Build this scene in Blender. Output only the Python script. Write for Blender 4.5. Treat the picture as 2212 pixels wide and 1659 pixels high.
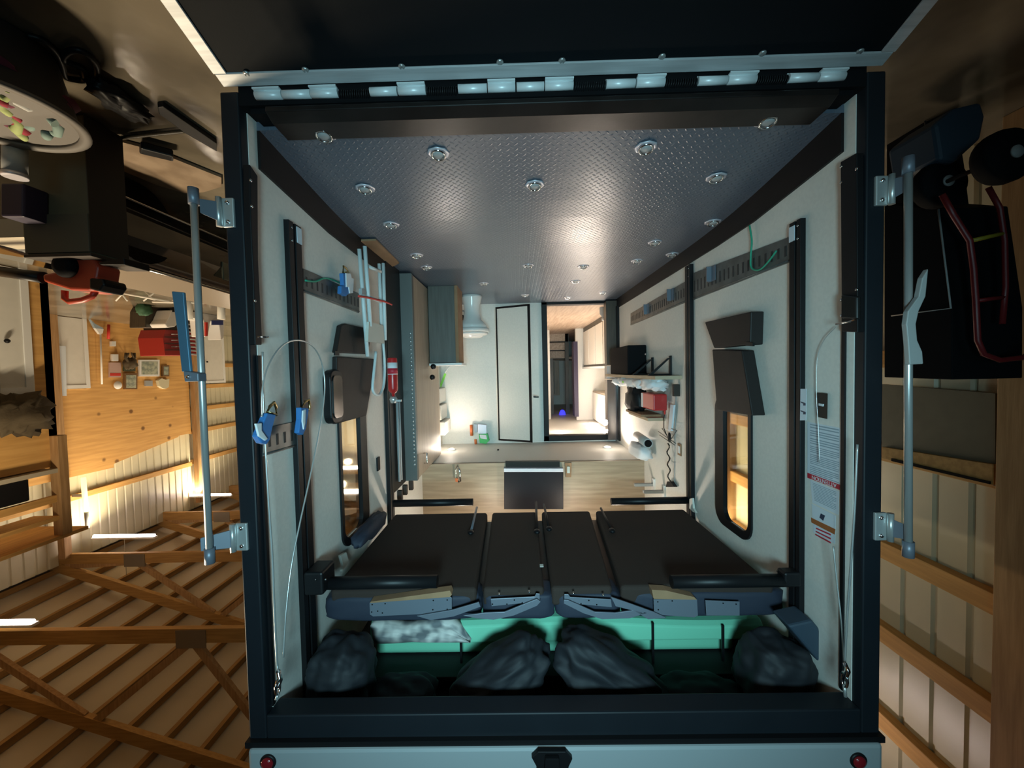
import bpy, bmesh, math, random
from mathutils import Vector, Matrix, noise
random.seed(7)
for o in list(bpy.data.objects): bpy.data.objects.remove(o)
S = bpy.context.scene
COL = S.collection

# ------------------------------------------------------------------ camera (held upside down: rolled by half a turn)
F = 850.0; CX = 1106.0; CY = 829.5
CAM = Vector((0.146, -1.547, 1.703))
_a = (1117-CX)/F; _b = (CY-800)/F; _s = 0.022
_Y = Vector((_a, _b, 1)).normalized()
_Z = Vector((_s, -1, _b-_s*_a)); _Z = (_Z-_Y*_Z.dot(_Y)).normalized()
_X = _Z.cross(_Y)
if _X.x > 0: _X = -_X
def ray(px, py):
    c = Vector(((px-CX)/F, (CY-py)/F, 1.0))
    return Vector((_X.dot(c), _Y.dot(c), _Z.dot(c)))
def on(ax, v, px, py):
    d = ray(px, py); i = 'xyz'.index(ax); t = (v-CAM[i])/d[i]
    return CAM+d*t
def ox(v, px, py): return on('x', v, px, py)
def oy(v, px, py): return on('y', v, px, py)
def oz(v, px, py): return on('z', v, px, py)
cd = bpy.data.cameras.new('camera'); cam = bpy.data.objects.new('camera', cd); COL.objects.link(cam)
cd.sensor_width = 36; cd.lens = 36*F/2212; cd.clip_start = 0.02; cd.clip_end = 200
R_ = Vector((_X.x, _Y.x, _Z.x)); U_ = Vector((_X.y, _Y.y, _Z.y)); B_ = -Vector((_X.z, _Y.z, _Z.z))
m = Matrix((R_, U_, B_)).transposed().to_4x4(); m.translation = CAM
cam.matrix_world = m
S.camera = cam

# ------------------------------------------------------------------ world, lights, exposure
S.view_settings.view_transform = 'Standard'; S.view_settings.look = 'None'
S.view_settings.exposure = 0.0; S.view_settings.gamma = 1; S.view_settings.use_curve_mapping = False
W = bpy.data.worlds.new('world'); S.world = W; W.use_nodes = True
W.node_tree.nodes['Background'].inputs[0].default_value = (0.35, 0.55, 0.75, 1)
W.node_tree.nodes['Background'].inputs[1].default_value = 0.02
def area(name, loc, size, size_y, power, col, direction, spread=180):
    l = bpy.data.lights.new(name, 'AREA'); l.shape = 'RECTANGLE'; l.size = size; l.size_y = size_y
    l.energy = power; l.color = col; l.spread = math.radians(spread)
    o = bpy.data.objects.new(name, l); COL.objects.link(o); o.location = loc
    o.rotation_euler = Vector(direction).to_track_quat('-Z', 'Y').to_euler(); return o
def point(name, loc, r, power, col):
    l = bpy.data.lights.new(name, 'POINT'); l.shadow_soft_size = r; l.energy = power; l.color = col
    o = bpy.data.objects.new(name, l); COL.objects.link(o); o.location = loc; return o
WARM = (1.0, 0.86, 0.72)
BARN = (1.0, 0.82, 0.56)
COOL = (0.40, 0.74, 0.84)
# unseen cool light added behind the camera, and dusk daylight through the barn door
area('unseen_cool_light', (0.15, -2.5, 2.0), 0.5, 0.5, 37, COOL, (-.02, 1, 0.05), 88)
area('daylight_through_barn_door', (0.2, -8.0, 1.7), 2.6, 2.6, 16, COOL, (0, 1, 0.04), 100)
area('unseen_barn_light', (5.0, 1.2, 5.2), 1.2, .2, 290, BARN, (-.1, -.05, -1), 150)  # unseen lamp added out of view to brighten floor, car and partition
# trailer living room ceiling lights
area('living_room_ceiling_light', (-1.05, 5.6, 2.62), 0.5, 1.4, 50, WARM, (0, 0, -1))
area('bedroom_ceiling_light', (-0.95, 9.8, 2.9), 0.4, 0.8, 14, (1, .8, .5), (0, 0, -1))

# ------------------------------------------------------------------ mesh builder
WO = {}
class MB:
    def __init__(s): s.v = []; s.f = []; s.sm = []
    def add(s, vs, fs, smooth=False):
        n = len(s.v); s.v += [Vector(v) for v in vs]; s.f += [tuple(i+n for i in f) for f in fs]; s.sm += [smooth]*len(fs); return s
    def box(s, x0, x1, y0, y1, z0, z1):
        x0, x1 = sorted((x0, x1)); y0, y1 = sorted((y0, y1)); z0, z1 = sorted((z0, z1))
        return s.hexa([(x0,y0,z0),(x1,y0,z0),(x1,y1,z0),(x0,y1,z0),(x0,y0,z1),(x1,y0,z1),(x1,y1,z1),(x0,y1,z1)])
    def hexa(s, p): return s.add(p, [(3,2,1,0),(4,5,6,7),(0,1,5,4),(1,2,6,5),(2,3,7,6),(3,0,4,7)])
    def prism(s, poly, off):
        n = len(poly); off = Vector(off); a = [Vector(p) for p in poly]
        return s.add(a+[p+off for p in a], [tuple(range(n))[::-1], tuple(range(n, 2*n))]+[(i,(i+1)%n,n+(i+1)%n,n+i) for i in range(n)])
    def tube(s, path, r, n=10, closed=False):
        path = [Vector(p) for p in path]; m_ = len(path); vs = []; fs = []; up = None
        for i, p in enumerate(path):
            if closed: t = path[(i+1) % m_]-path[i-1]
            else: t = path[min(i+1, m_-1)]-path[max(i-1, 0)]
            t.normalize()
            if up is None:
                up = Vector((0,0,1)) if abs(t.z) < .9 else Vector((1,0,0))
            u = (up-t*up.dot(t)).normalized(); w = t.cross(u); up = u
            rr = r[i] if isinstance(r, (list, tuple)) else r
            for k in range(n):
                a = 2*math.pi*k/n; vs.append(p+(u*math.cos(a)+w*math.sin(a))*rr)
        for i in range(m_ if closed else m_-1):
            j = (i+1) % m_
            for k in range(n): fs.append((i*n+k, i*n+(k+1) % n, j*n+(k+1) % n, j*n+k))
        s.add(vs, fs, True)
        if not closed:
            s.add(vs[:n], [tuple(range(n))[::-1]]); s.add(vs[-n:], [tuple(range(n))])
        return s
    def lathe(s, c, prof, n=28, axis='z'):
        c = Vector(c); vs = []; fs = []
        for (r, h) in prof:
            for k in range(n):
                a = 2*math.pi*k/n; q = (r*math.cos(a), r*math.sin(a), h)
                if axis == 'x': q = (h, q[0], q[1])
                if axis == 'y': q = (q[0], h, q[1])
                vs.append(c+Vector(q))
        for i in range(len(prof)-1):
            for k in range(n): fs.append((i*n+k, i*n+(k+1) % n, (i+1)*n+(k+1) % n, (i+1)*n+k))
        s.add(vs, fs, True)
        if prof[0][0] > 1e-4: s.add(vs[:n], [tuple(range(n))[::-1]])
        if prof[-1][0] > 1e-4: s.add(vs[-n:], [tuple(range(n))])
        return s
    def blob(s, c, rad, e=.6, amp=0, fr=3, rot=None, n=24, seed=0, squash=None):
        c = Vector(c); vs = []; fs = []; m_ = n//2
        sg = lambda v, p: math.copysign(abs(v)**p, v)
        for i in range(m_+1):
            ph = -math.pi/2+math.pi*i/m_
            for k in range(n):
                a = 2*math.pi*k/n
                q = Vector((sg(math.cos(ph), e)*sg(math.cos(a), e), sg(math.cos(ph), e)*sg(math.sin(a), e), sg(math.sin(ph), e)))
                d = 1+amp*(noise.noise(Vector((q.x*fr, q.y*fr, q.z*fr))+Vector((seed*3.1, seed, 0))))
                if amp > .1: d += .35*amp*abs(noise.noise(Vector((q.x*fr*.9+q.z*fr*2.2, q.y*fr, q.z*fr*1.7))+Vector((0, seed*2.3, 5))))
                q = Vector((q.x*rad[0]*d, q.y*rad[1]*d, q.z*rad[2]*d))
                if rot: q = rot @ q
                vs.append(c+q)
        for i in range(m_):
            for k in range(n): fs.append((i*n+k, i*n+(k+1) % n, (i+1)*n+(k+1) % n, (i+1)*n+k))
        return s.add(vs, fs, True)
    def slab(s, ax, face, back, poly):
        """outline given by photo pixels, seen on plane ax=face, carried back to ax=back"""
        i = 'xyz'.index(ax); p = [on(ax, face, *q) for q in poly]; off = [0,0,0]; off[i] = back-face
        return s.prism(p, off)
    def build(s, name, mat, parent=None, bevel=0, seg=2, kind=None, label=None, at=None):
        c = at
        if parent is not None: org = WO[parent.name]
        else:
            xs = [v.x for v in s.v]; ys = [v.y for v in s.v]; zs = [v.z for v in s.v]
            org = Vector(((min(xs)+max(xs))/2, (min(ys)+max(ys))/2, min(zs)))
        me = bpy.data.meshes.new(name); me.from_pydata([v-org for v in s.v], [], s.f)
        for p, sm in zip(me.polygons, s.sm): p.use_smooth = sm
        bm = bmesh.new(); bm.from_mesh(me); bmesh.ops.remove_doubles(bm, verts=bm.verts, dist=1e-5)
        bmesh.ops.recalc_face_normals(bm, faces=bm.faces); bm.to_mesh(me); bm.free()
        o = bpy.data.objects.new(name, me); COL.objects.link(o); me.materials.append(mat)
        if parent is not None: o.parent = parent
        else: o.location = org
        WO[o.name] = org
        if bevel:
            b = o.modifiers.new('bevel', 'BEVEL'); b.width = bevel; b.segments = seg; b.limit_method = 'ANGLE'; b.angle_limit = .6
        if kind: o['kind'] = kind
        if label: o['label'] = label
        return o
def tag(o, label, cat, group=None, kind=None):
    o['label'] = label; o['category'] = cat
    if group: o['group'] = group
    if kind: o['kind'] = kind
    return o
def thing(name, label, cat, loc, group=None):
    e = bpy.data.objects.new(name, None); COL.objects.link(e); e.location = loc; e.empty_display_size = .05
    WO[e.name] = Vector(loc); return tag(e, label, cat, group)
def dup(root, loc, label=None, group=None, rz=None, sc=None):
    r = root.copy(); COL.objects.link(r); r.location = loc
    if rz is not None: r.rotation_euler.z = rz
    if sc: r.scale = sc
    if label: r['label'] = label
    if group: r['group'] = group
    WO[r.name] = Vector(loc)
    kids = [c for c in COL.objects if c.parent == root]
    for ch in kids:
        c = ch.copy(); COL.objects.link(c); c.parent = r
        for g in [q for q in COL.objects if q.parent == ch]:
            d = g.copy(); COL.objects.link(d); d.parent = c
    return r

# ------------------------------------------------------------------ materials
def M(name, col, rough=.6, metal=0, var=0, vscale=6, col2=None, bump=0, bscale=60, emit=0, spec=.5, trans=0, coat=0, stretch=None, alpha=1, sheen=0, detail=4):
    mt = bpy.data.materials.new(name); mt.use_nodes = True; nt = mt.node_tree; N = nt.nodes; L = nt.links
    b = N['Principled BSDF']; b.inputs['Base Color'].default_value = (*col, 1); b.inputs['Roughness'].default_value = rough
    b.inputs['Metallic'].default_value = metal; b.inputs['Specular IOR Level'].default_value = spec
    b.inputs['Transmission Weight'].default_value = trans; b.inputs['Coat Weight'].default_value = coat
    b.inputs['Sheen Weight'].default_value = sheen
    if emit: b.inputs['Emission Color'].default_value = (*col, 1); b.inputs['Emission Strength'].default_value = emit
    tc = N.new('ShaderNodeTexCoord'); src = tc.outputs['Object']
    if stretch:
        mp = N.new('ShaderNodeMapping'); mp.inputs['Scale'].default_value = stretch; L.new(src, mp.inputs[0]); src = mp.outputs[0]
    if var or col2:
        n = N.new('ShaderNodeTexNoise'); n.inputs['Scale'].default_value = vscale; n.inputs['Detail'].default_value = detail; L.new(src, n.inputs[0])
        r = N.new('ShaderNodeValToRGB'); L.new(n.outputs[0], r.inputs[0])
        c2 = col2 if col2 else tuple(max(0, c*(1-var)) for c in col)
        r.color_ramp.elements[0].position = .38; r.color_ramp.elements[1].position = .62
        r.color_ramp.elements[0].color = (*c2, 1); r.color_ramp.elements[1].color = (*col, 1)
        L.new(r.outputs[0], b.inputs['Base Color'])
    if bump:
        n2 = N.new('ShaderNodeTexNoise'); n2.inputs['Scale'].default_value = bscale; n2.inputs['Detail'].default_value = 3; L.new(src, n2.inputs[0])
        bp = N.new('ShaderNodeBump'); bp.inputs['Strength'].default_value = bump; bp.inputs['Distance'].default_value = .004
        L.new(n2.outputs[0], bp.inputs['Height']); L.new(bp.outputs[0], b.inputs['Normal'])
    return mt
def wood(name, c1, c2, along='x', sc=3, rough=.6, knots=0):
    st = {'x': (1, 14, 14), 'y': (14, 1, 14), 'z': (14, 14, 1)}[along]
    mt = M(name, c1, rough, vscale=sc, col2=c2, stretch=st, bump=.15, bscale=8, detail=8)
    if knots:
        nt = mt.node_tree; N = nt.nodes; L = nt.links; b = N['Principled BSDF']
        old = b.inputs['Base Color'].links[0].from_socket
        tc = N.new('ShaderNodeTexCoord'); v = N.new('ShaderNodeTexVoronoi'); v.inputs['Scale'].default_value = knots; L.new(tc.outputs['Object'], v.inputs[0])
        r = N.new('ShaderNodeValToRGB'); L.new(v.outputs['Distance'], r.inputs[0])
        r.color_ramp.elements[0].position = .07; r.color_ramp.elements[0].color = (.30,.25,.2,1); r.color_ramp.elements[1].position = .14; r.color_ramp.elements[1].color = (1,1,1,1)
        mx = N.new('ShaderNodeMix'); mx.data_type = 'RGBA'; mx.blend_type = 'MULTIPLY'; mx.inputs[0].default_value = 1
        L.new(old, mx.inputs[6]); L.new(r.outputs[0], mx.inputs[7]); L.new(mx.outputs[2], b.inputs['Base Color'])
    return mt
def diamond_plate():
    mt = bpy.data.materials.new('diamond_plate'); mt.use_nodes = True; nt = mt.node_tree; N = nt.nodes; L = nt.links
    b = N['Principled BSDF']; b.inputs['Base Color'].default_value = (.09, .11, .145, 1); b.inputs['Roughness'].default_value = .36
    b.inputs['Specular IOR Level'].default_value = 1.0
    tc = N.new('ShaderNodeTexCoord'); mp = N.new('ShaderNodeMapping'); mp.inputs['Rotation'].default_value = (0, 0, math.radians(45)); mp.inputs['Scale'].default_value = (38, 38, 38)
    L.new(tc.outputs['Object'], mp.inputs[0]); sp = N.new('ShaderNodeSeparateXYZ'); L.new(mp.outputs[0], sp.inputs[0])
    def mth(op, *a, c=None):
        n = N.new('ShaderNodeMath'); n.operation = op
        for i, x in enumerate(a):
            if isinstance(x, (int, float)): n.inputs[i].default_value = x
            else: L.new(x, n.inputs[i])
        return n.outputs[0]
    u, v = sp.outputs[0], sp.outputs[1]
    fu = mth('FLOOR', u); fv = mth('FLOOR', v)
    par = mth('MODULO', mth('ABSOLUTE', mth('ADD', fu, fv)), 2.0)
    lu = mth('SUBTRACT', mth('SUBTRACT', u, fu), .5); lv = mth('SUBTRACT', mth('SUBTRACT', v, fv), .5)
    def lz(p, q):
        return mth('SUBTRACT', 1.0, mth('ADD', mth('POWER', mth('DIVIDE', mth('ABSOLUTE', p), .48), 2.0), mth('POWER', mth('DIVIDE', mth('ABSOLUTE', q), .17), 2.0)))
    h1 = mth('MAXIMUM', lz(lu, lv), 0.0); h2 = mth('MAXIMUM', lz(lv, lu), 0.0)
    h = mth('ADD', mth('MULTIPLY', h1, par), mth('MULTIPLY', h2, mth('SUBTRACT', 1.0, par)))
    bp = N.new('ShaderNodeBump'); bp.inputs['Strength'].default_value = .9; bp.inputs['Distance'].default_value = .0016
    L.new(h, bp.inputs['Height']); L.new(bp.outputs[0], b.inputs['Normal'])
    n = N.new('ShaderNodeTexNoise'); n.inputs['Scale'].default_value = 1.6; n.inputs['Detail'].default_value = 6; L.new(tc.outputs['Object'], n.inputs[0])
    r = N.new('ShaderNodeMapRange'); L.new(n.outputs[0], r.inputs[0]); r.inputs[3].default_value = .24; r.inputs[4].default_value = .40; L.new(r.outputs[0], b.inputs['Roughness'])
    return mt
m_plate = diamond_plate()
m_wall = M('white_wall', (.74, .71, .65), .5, var=.05, vscale=60, bump=.1, bscale=300)
m_soffit = M('soffit_vinyl', (.60, .59, .55), .5)
m_base = M('black_baseboard', (.008, .006, .006), .5, bump=.05, spec=.25)
m_black = M('black_metal', (.007, .007, .008), .45, spec=.25)
m_blackgloss = M('black_gloss', (.012, .012, .012), .15)
m_frame = M('navy_black_frame', (.009, .012, .016), .45, var=.1, vscale=4, spec=.3)
m_rubber = M('black_rubber', (.006, .006, .007), .8, spec=.1)
m_knuckle = M('hinge_knuckle', (.80, .84, .85), .35, metal=.1)
m_sill = M('sill_plate', (.014, .010, .009), .35, var=.4, vscale=9, bump=.2, bscale=15)
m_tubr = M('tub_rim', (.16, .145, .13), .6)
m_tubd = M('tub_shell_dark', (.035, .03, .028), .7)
m_ramp = M('ramp_vinyl', (.004, .006, .008), .7, bump=.1, bscale=200, spec=.15)
m_alu = M('aluminium', (.55, .56, .57), .42, metal=.15, var=.2, vscale=3, stretch=(1, 20, 20))
m_zinc = M('zinc_plated', (.52, .53, .52), .32, metal=.6)
m_zincd = M('zinc_bracket', (.17, .19, .23), .42, metal=.3)
m_chrome = M('chrome', (.8, .8, .82), .12, metal=1)
m_white = M('white_paint', (.75, .75, .73), .45)
m_capw = M('white_panel', (.30, .33, .34), .4)
m_red = M('red_plastic', (.45, .02, .02), .3)
m_dred = M('dark_red_lens', (.22, .01, .015), .15)
m_vinyl = M('black_vinyl', (.018, .014, .013), .55, bump=.2, bscale=25, spec=.25)
m_pan = M('couch_underside_fabric', (.042, .029, .024), .85, bump=.25, bscale=220, spec=.2)
m_navy = M('navy_cushion', (.020, .026, .045), .7, bump=.2, bscale=30)
m_pillow = M('charcoal_pillow', (.009, .011, .015), .7, bump=.3, bscale=18)
m_green = M('mint_foam_mattress', (.20, .62, .42), .75, bump=.1, bscale=120)
m_blanket = M('patterned_blanket', (.62, .60, .56), .8, col2=(.16, .17, .18), vscale=14, detail=1)
m_board = M('bed_board_ceiling_shade', (.012, .012, .013), .7)
m_tan = wood('tan_woodgrain', (.40, .32, .24), (.34, .27, .20), 'z', 2.5, .5)
m_tanx = wood('tan_loft_panel', (.40, .30, .20), (.31, .23, .15), 'x', 2.5, .45)
m_grey = wood('grey_woodgrain', (.10, .097, .085), (.08, .076, .066), 'z', 3, .5)
m_dwood = wood('dark_cabinet_wood', (.06, .05, .035), (.04, .033, .025), 'z', 3, .4)
m_brown = M('cardboard_brown', (.33, .19, .10), .8, var=.2)
m_cardb = M('cardboard_light', (.52, .40, .27), .8, var=.1)
m_etrack = M('galvanised_track', (.16, .17, .165), .4, metal=.6, var=.3, vscale=12)
m_etb = M('dark_track_slot', (.02, .02, .02), .6)
m_blue = M('blue_strap', (.03, .16, .42), .7, bump=.3, bscale=80)
m_whitecloth = M('white_strap', (.72, .74, .76), .7, bump=.2)
m_redc = M('red_cord', (.55, .03, .02), .6)
m_greenc = M('green_cord', (.02, .30, .18), .6)
m_brass = M('brass_snap', (.55, .42, .2), .3, metal=1)
m_ladder = M('white_ladder', (.62, .68, .68), .4)
m_glass = M('window_glass', (.9, .9, .8), .03, trans=1, spec=.5)
m_mirror = M('dark_mirror', (.03, .03, .035), .06, spec=.9, coat=1)
m_screen = M('tv_screen', (.012, .011, .015), .4, spec=.15)
m_gedge = M('grey_edge', (.15, .15, .14), .45, metal=.2)
m_silver = M('silver_trim', (.62, .60, .66), .35, metal=.4)
m_puck = M('puck_glow', (1, .86, .66), emit=28)
m_tubeL = M('tube_glow', (1, .84, .80), emit=22)
m_hall = wood('hall_floor', (.50, .38, .28), (.38, .27, .19), 'y', 2, .45)
m_porc = M('porcelain', (.78, .76, .73), .2)
m_hose = M('grey_plastic', (.35, .36, .36), .5)
m_lime = M('lime_plastic', (.28, .75, .08), .4)
m_dgreen = M('green_pack', (.05, .42, .10), .4)
m_orange = M('orange_bottle', (.62, .16, .05), .4)
m_paper = M('paper_sheet', (.62, .68, .74), .5)
m_print = M('grey_print', (.28, .36, .42), .6)
m_redp = M('red_banner', (.48, .02, .04), .5)
m_orangep = M('orange_banner', (.36, .11, .03), .5)
m_blackp = M('black_print', (.02, .04, .08), .5)
m_barnfloor = M('barn_concrete', (.20, .17, .125), .16, var=.5, vscale=1.4, bump=.35, bscale=9)
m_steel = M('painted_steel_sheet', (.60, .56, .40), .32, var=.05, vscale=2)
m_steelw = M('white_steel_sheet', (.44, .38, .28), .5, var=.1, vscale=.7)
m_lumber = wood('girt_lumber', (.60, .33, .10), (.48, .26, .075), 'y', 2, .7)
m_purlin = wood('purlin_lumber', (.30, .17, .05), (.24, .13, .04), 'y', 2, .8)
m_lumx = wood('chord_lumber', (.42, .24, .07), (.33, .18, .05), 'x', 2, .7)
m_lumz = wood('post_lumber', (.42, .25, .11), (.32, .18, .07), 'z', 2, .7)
m_ply = wood('knotty_plywood', (.68, .38, .12), (.58, .31, .09), 'y', 1.2, .6, knots=1.9)
m_doorw = M('white_door', (.70, .68, .62), .5, var=.04)
m_gplate = M('gusset_plate', (.30, .27, .22), .4, metal=.7)
m_olive = M('olive_cabinet', (.085, .085, .055), .6, var=.15)
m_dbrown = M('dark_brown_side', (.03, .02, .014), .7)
m_toolred = M('toolbox_red', (.32, .02, .02), .35)
m_tool2 = M('blower_red', (.42, .045, .02), .4)
m_carp = M('black_car_paint', (.012, .010, .010), .08, coat=1)
m_carrefl = M('car_side_reflection', (.10, .10, .07), .05, coat=1)
m_taupe = M('car_top_reflection', (.30, .24, .18), .25, coat=.6)
m_tub = M('grey_tub', (.30, .27, .25), .6)
m_cloth = [M('cloth_'+n, c, .85, bump=.4, bscale=12) for n, c in (('teal', (.25,.36,.33)), ('red', (.33,.03,.05)), ('lime', (.42,.5,.2)), ('white', (.55,.56,.55)), ('wine', (.16,.03,.06)), ('yellow', (.5,.4,.06)))]
m_fur = M('dark_fur', (.07, .05, .025), .9, bump=1, bscale=20)
m_picf = wood('picture_frame_wood', (.20, .11, .05), (.15, .08, .03), 'x', 3, .5)
m_pic = M('faded_print', (.45, .47, .36), .6, col2=(.2, .24, .2), vscale=9)
m_purple = M('dark_purple', (.025, .018, .045), .6)
m_bluet = M('blue_tote', (.03, .05, .075), .6)
m_handt = M('hand_truck_red', (.16, .012, .014), .4)
m_grout = M('grey_handle', (.42, .43, .42), .45, metal=.2)
m_bluebar = M('blue_steel_bar', (.10, .22, .33), .35, metal=.5)
m_blueglow = M('blue_wall_glow', (.03, .03, 1.0), emit=2.2)
m_tape = M('off_white_tape', (.60, .60, .54), .7)

# ================================================================== TRAILER SHELL
WX = 1.2; FZ = .79; YB = 3.85; CZ = 3.39
def st(mb, name, mat, bevel=0): 
    o = mb.build(name, mat, bevel=bevel); o['kind'] = 'structure'; return o
def floorz(y):
    q = [(.1, .69), (.45, .731), (.7, .757), (.9, .772), (1.1, .782), (1.35, .788), (1.7, FZ), (9, FZ)]
    for (a, za), (c, zc) in zip(q, q[1:]):
        if y <= c: return za+(zc-za)*max(0, y-a)/(c-a)
    return FZ
b = MB(); pr = [(.1, .69), (.45, .731), (.7, .757), (.9, .772), (1.1, .782), (1.35, .788), (1.7, FZ), (YB, FZ)]
b.prism([(WX, y, z) for y, z in pr]+[(WX, YB, .60), (WX, .1, .60)], (-2*WX, 0, 0)); st(b, 'floor', m_plate)
b = MB().box(-1.9, 1.2, YB, 11.6, .60, FZ); st(b, 'floor', m_hall)
b = MB().box(-1.9, -.62, 9.4, 11.5, 1.36, 1.42); st(b, 'floor', m_hall)
b = MB().box(-WX, WX, -.0, 3.0, CZ, CZ+.03); st(b, 'ceiling', m_board)  # ceiling coloured black to stand for the shade above the beds
b = MB().box(-WX-.0, WX, 2.70, YB+.1, 2.70, 2.76); st(b, 'ceiling', m_soffit)
b = MB().box(-2.0, 1.2, YB+.1, 11.6, 2.86, 2.92); st(b, 'ceiling', m_soffit)
# side walls with a window opening in each
wy0, wy1, wz0, wz1 = .745, 1.03, 1.92, 2.70
def sidewall(sg, name, y1):
    a, c = sg*WX, sg*(WX+.010); b = MB()
    b.box(a, c, .045, wy0, .6, 3.4); b.box(a, c, wy1, y1, .6, 3.4); b.box(a, c, wy0, wy1, .6, wz0); b.box(a, c, wy0, wy1, wz1, 3.4)
    return st(b, name, m_wall)
sidewall(1, 'wall_left', 3.95); sidewall(-1, 'wall_right', 3.95)
# window frames with rounded lower corners and their panes
def rrect(y0, y1, z0, z1, r, n=6):
    out = []
    for cy, cz, a0 in ((y1-r, z1-r, 0), (y0+r, z1-r, 90), (y0+r, z0+r, 180), (y1-r, z0+r, 270)):
        for i in range(n+1):
            a = math.radians(a0+90*i/n); out.append((cy+r*math.cos(a), cz+r*math.sin(a)))
    return out
def window(sg, n, far):
    o = rrect(wy0-.025, wy1+far, wz0-.03, wz1+.05, .10); i_ = rrect(wy0+.005, wy1-.005, wz0+.01, wz1, .07)
    b = MB(); k = len(o); x0, x1 = sg*(WX-.012), sg*(WX+.018)
    vs = [(x0, *p) for p in o]+[(x0, *p) for p in i_]+[(x1, *p) for p in o]+[(x1, *p) for p in i_]; fs = []
    for j in range(k):
        q = (j+1) % k
        fs += [(j, q, k+q, k+j), (2*k+j, 3*k+j, 3*k+q, 2*k+q), (j, 2*k+j, 2*k+q, q), (k+j, k+q, 3*k+q, 3*k+j)]
    b.add(vs, fs); w = b.build('window_%d' % n, m_black); w['kind'] = 'structure'
    MB().prism([(sg*(WX+.010), *p) for p in i_], (sg*.004, 0, 0)).build('pane', m_glass, w)
window(1, 1, .10); window(-1, 2, .10)
# back wall with doorway
dx0, dx1, dz1 = -1.19, -.225, 2.66
b = MB(); b.box(dx1, WX, YB, YB+.08, .6, 2.80); b.box(dx0, dx1, YB, YB+.08, dz1, 2.9); b.box(-WX, dx0-.12, YB, YB+.08, .6, 2.9)
st(b, 'wall_back', m_wall)
b = MB(); b.box(dx1-.05, dx1+.02, YB-.03, YB+.10, FZ, dz1+.02); b.box(dx0-.1, dx1+.02, YB-.03, YB+.10, dz1-.05, dz1+.02); b.box(dx0-.1, dx1+.02, YB-.03, YB+.1, FZ, FZ+.035)
st(b, 'trim_1', m_base, .004)
b = MB().box(-WX, WX, 2.67, 2.72, 2.70, CZ); st(b, 'wall_loft', m_tanx)
# baseboards with the dovetail bend
for sg, nm in ((1, 'baseboard_left'), (-1, 'baseboard_right')):
    yy = (1.62 if sg > 0 else YB)
    pts = [(.1, .69), (.7, .757), (1.1, .782), (yy, FZ)]
    b = MB().prism([(sg*WX, y, z) for y, z in pts]+[(sg*WX, y, z+h) for (y, z), h in zip(pts[::-1], (.122, .13, .145, .155))], (-sg*.012, 0, 0)); st(b, nm, m_base)
# rear frame
x_o, x_i = 1.275, 1.203
b = MB(); 
for sg in (1, -1): b.box(sg*x_i, sg*x_o, 0, .09, .60, 3.2)
b.box(-x_i+.0005, x_i-.0005, 0, .09, 3.09, 3.2); st(b, 'trim_2', m_frame, .006)
b = MB()
b.box(-WX, WX, .07, .13, 3.155, 3.40); st(b, 'trim_3', m_rubber, .01)
b = MB().box(-1.202, 1.202, .001, .10, .58, .655); b.box(-1.17, 1.17, .02, .10, .65, .675); st(b, 'trim_4', m_rubber)
b = MB().prism([(-1.10, .0, .68), (-1.10, .045, .70), (-1.10, .15, .705), (-1.10, .15, .66), (-1.10, 0, .66)], (2.20, 0, 0)); st(b, 'trim_5', m_sill, .003)
# white cap panel above the opening with lamps
b = MB().box(-1.265, 1.265, -.03, .09, 3.205, 3.62); st(b, 'wall_rear_cap', m_capw, .015)
b = MB().box(-1.28, 1.28, -.02, .09, 3.185, 3.21); st(b, 'trim_6', m_black)
MBt = MB().box(-1.285, 1.285, .09, 3.9, 3.43, 3.50); st(MBt, 'roof', m_capw)
b = MB()
for sg in (1, -1):
    a, c = sg*1.212, sg*1.219
    b.box(a, c, .09, wy0-.02, .4, 3.35); b.box(a, c, wy1+.04, 3.95, .4, 3.40); b.box(a, c, wy0-.02, wy1+.04, .4, wz0-.02); b.box(a, c, wy0-.02, wy1+.04, wz1+.02, 3.40)
st(b, 'wall_outer', m_frame)
for px, py, w in ((580, 1645, 'left'), (1853, 1642, 'right')):
    c = oy(-.03, px, py)
    t = thing('clearance_light', 'round dark red clearance light at the %s end of the white cap panel' % w, 'light', c, 'red clearance lights on the cap panel')
    MB().lathe(c, [(.032, 0), (.032, -.006), (.026, -.008)], axis='y').build('bezel', m_black, t)
    MB().lathe(c, [(.026, -.006), (.022, -.014), (.012, -.018), (0, -.019)], axis='y').build('lens', m_dred, t)
c = oy(-.03, 1190, 1640)
t = thing('rear_camera_mount', 'black angular camera housing at the middle of the white cap panel', 'camera', c)
MB().slab('y', -.05, -.03, [(1148,1637),(1163,1624),(1222,1624),(1237,1640),(1228,1659),(1233,1700),(1155,1700),(1160,1659)]).build('housing', m_black, t, .003)
MB().slab('y', -.07, -.05, [(1178,1640),(1208,1640),(1212,1690),(1174,1690)]).build('camera_body', m_rubber, t, .004)

# ------------------------------------------------------------------ ramp door
RS = (-.262, -.088)   # drop direction per unit y,z
def ramp(px, py):
    # point on ramp plane seen at a pixel
    p0 = Vector((0, -.012, .584)); n = Vector((0, .088, -.262)).cross(Vector((1, 0, 0))); n = Vector((0, .088, -.262)); n = Vector((0, -.088*1.0, .262))
    d = ray(px, py); t = (p0-CAM).dot(n)/d.dot(n); return CAM+d*t
t = thing('ramp_door', 'lowered black rear ramp door with aluminium edging, top of the photo', 'ramp', (0, -.01, .58))
def rq(x, s, h): return Vector((x, -.012-.948*s+.318*h*0, .584-.318*s+h))
L_ = 1.28
MB().hexa([rq(-1.25,0,-.05), rq(1.25,0,-.05), rq(1.25,L_,-.05), rq(-1.25,L_,-.05), rq(-1.25,0,0), rq(1.25,0,0), rq(1.25,L_,0), rq(-1.25,L_,0)]).build('panel', m_ramp, t)
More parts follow.
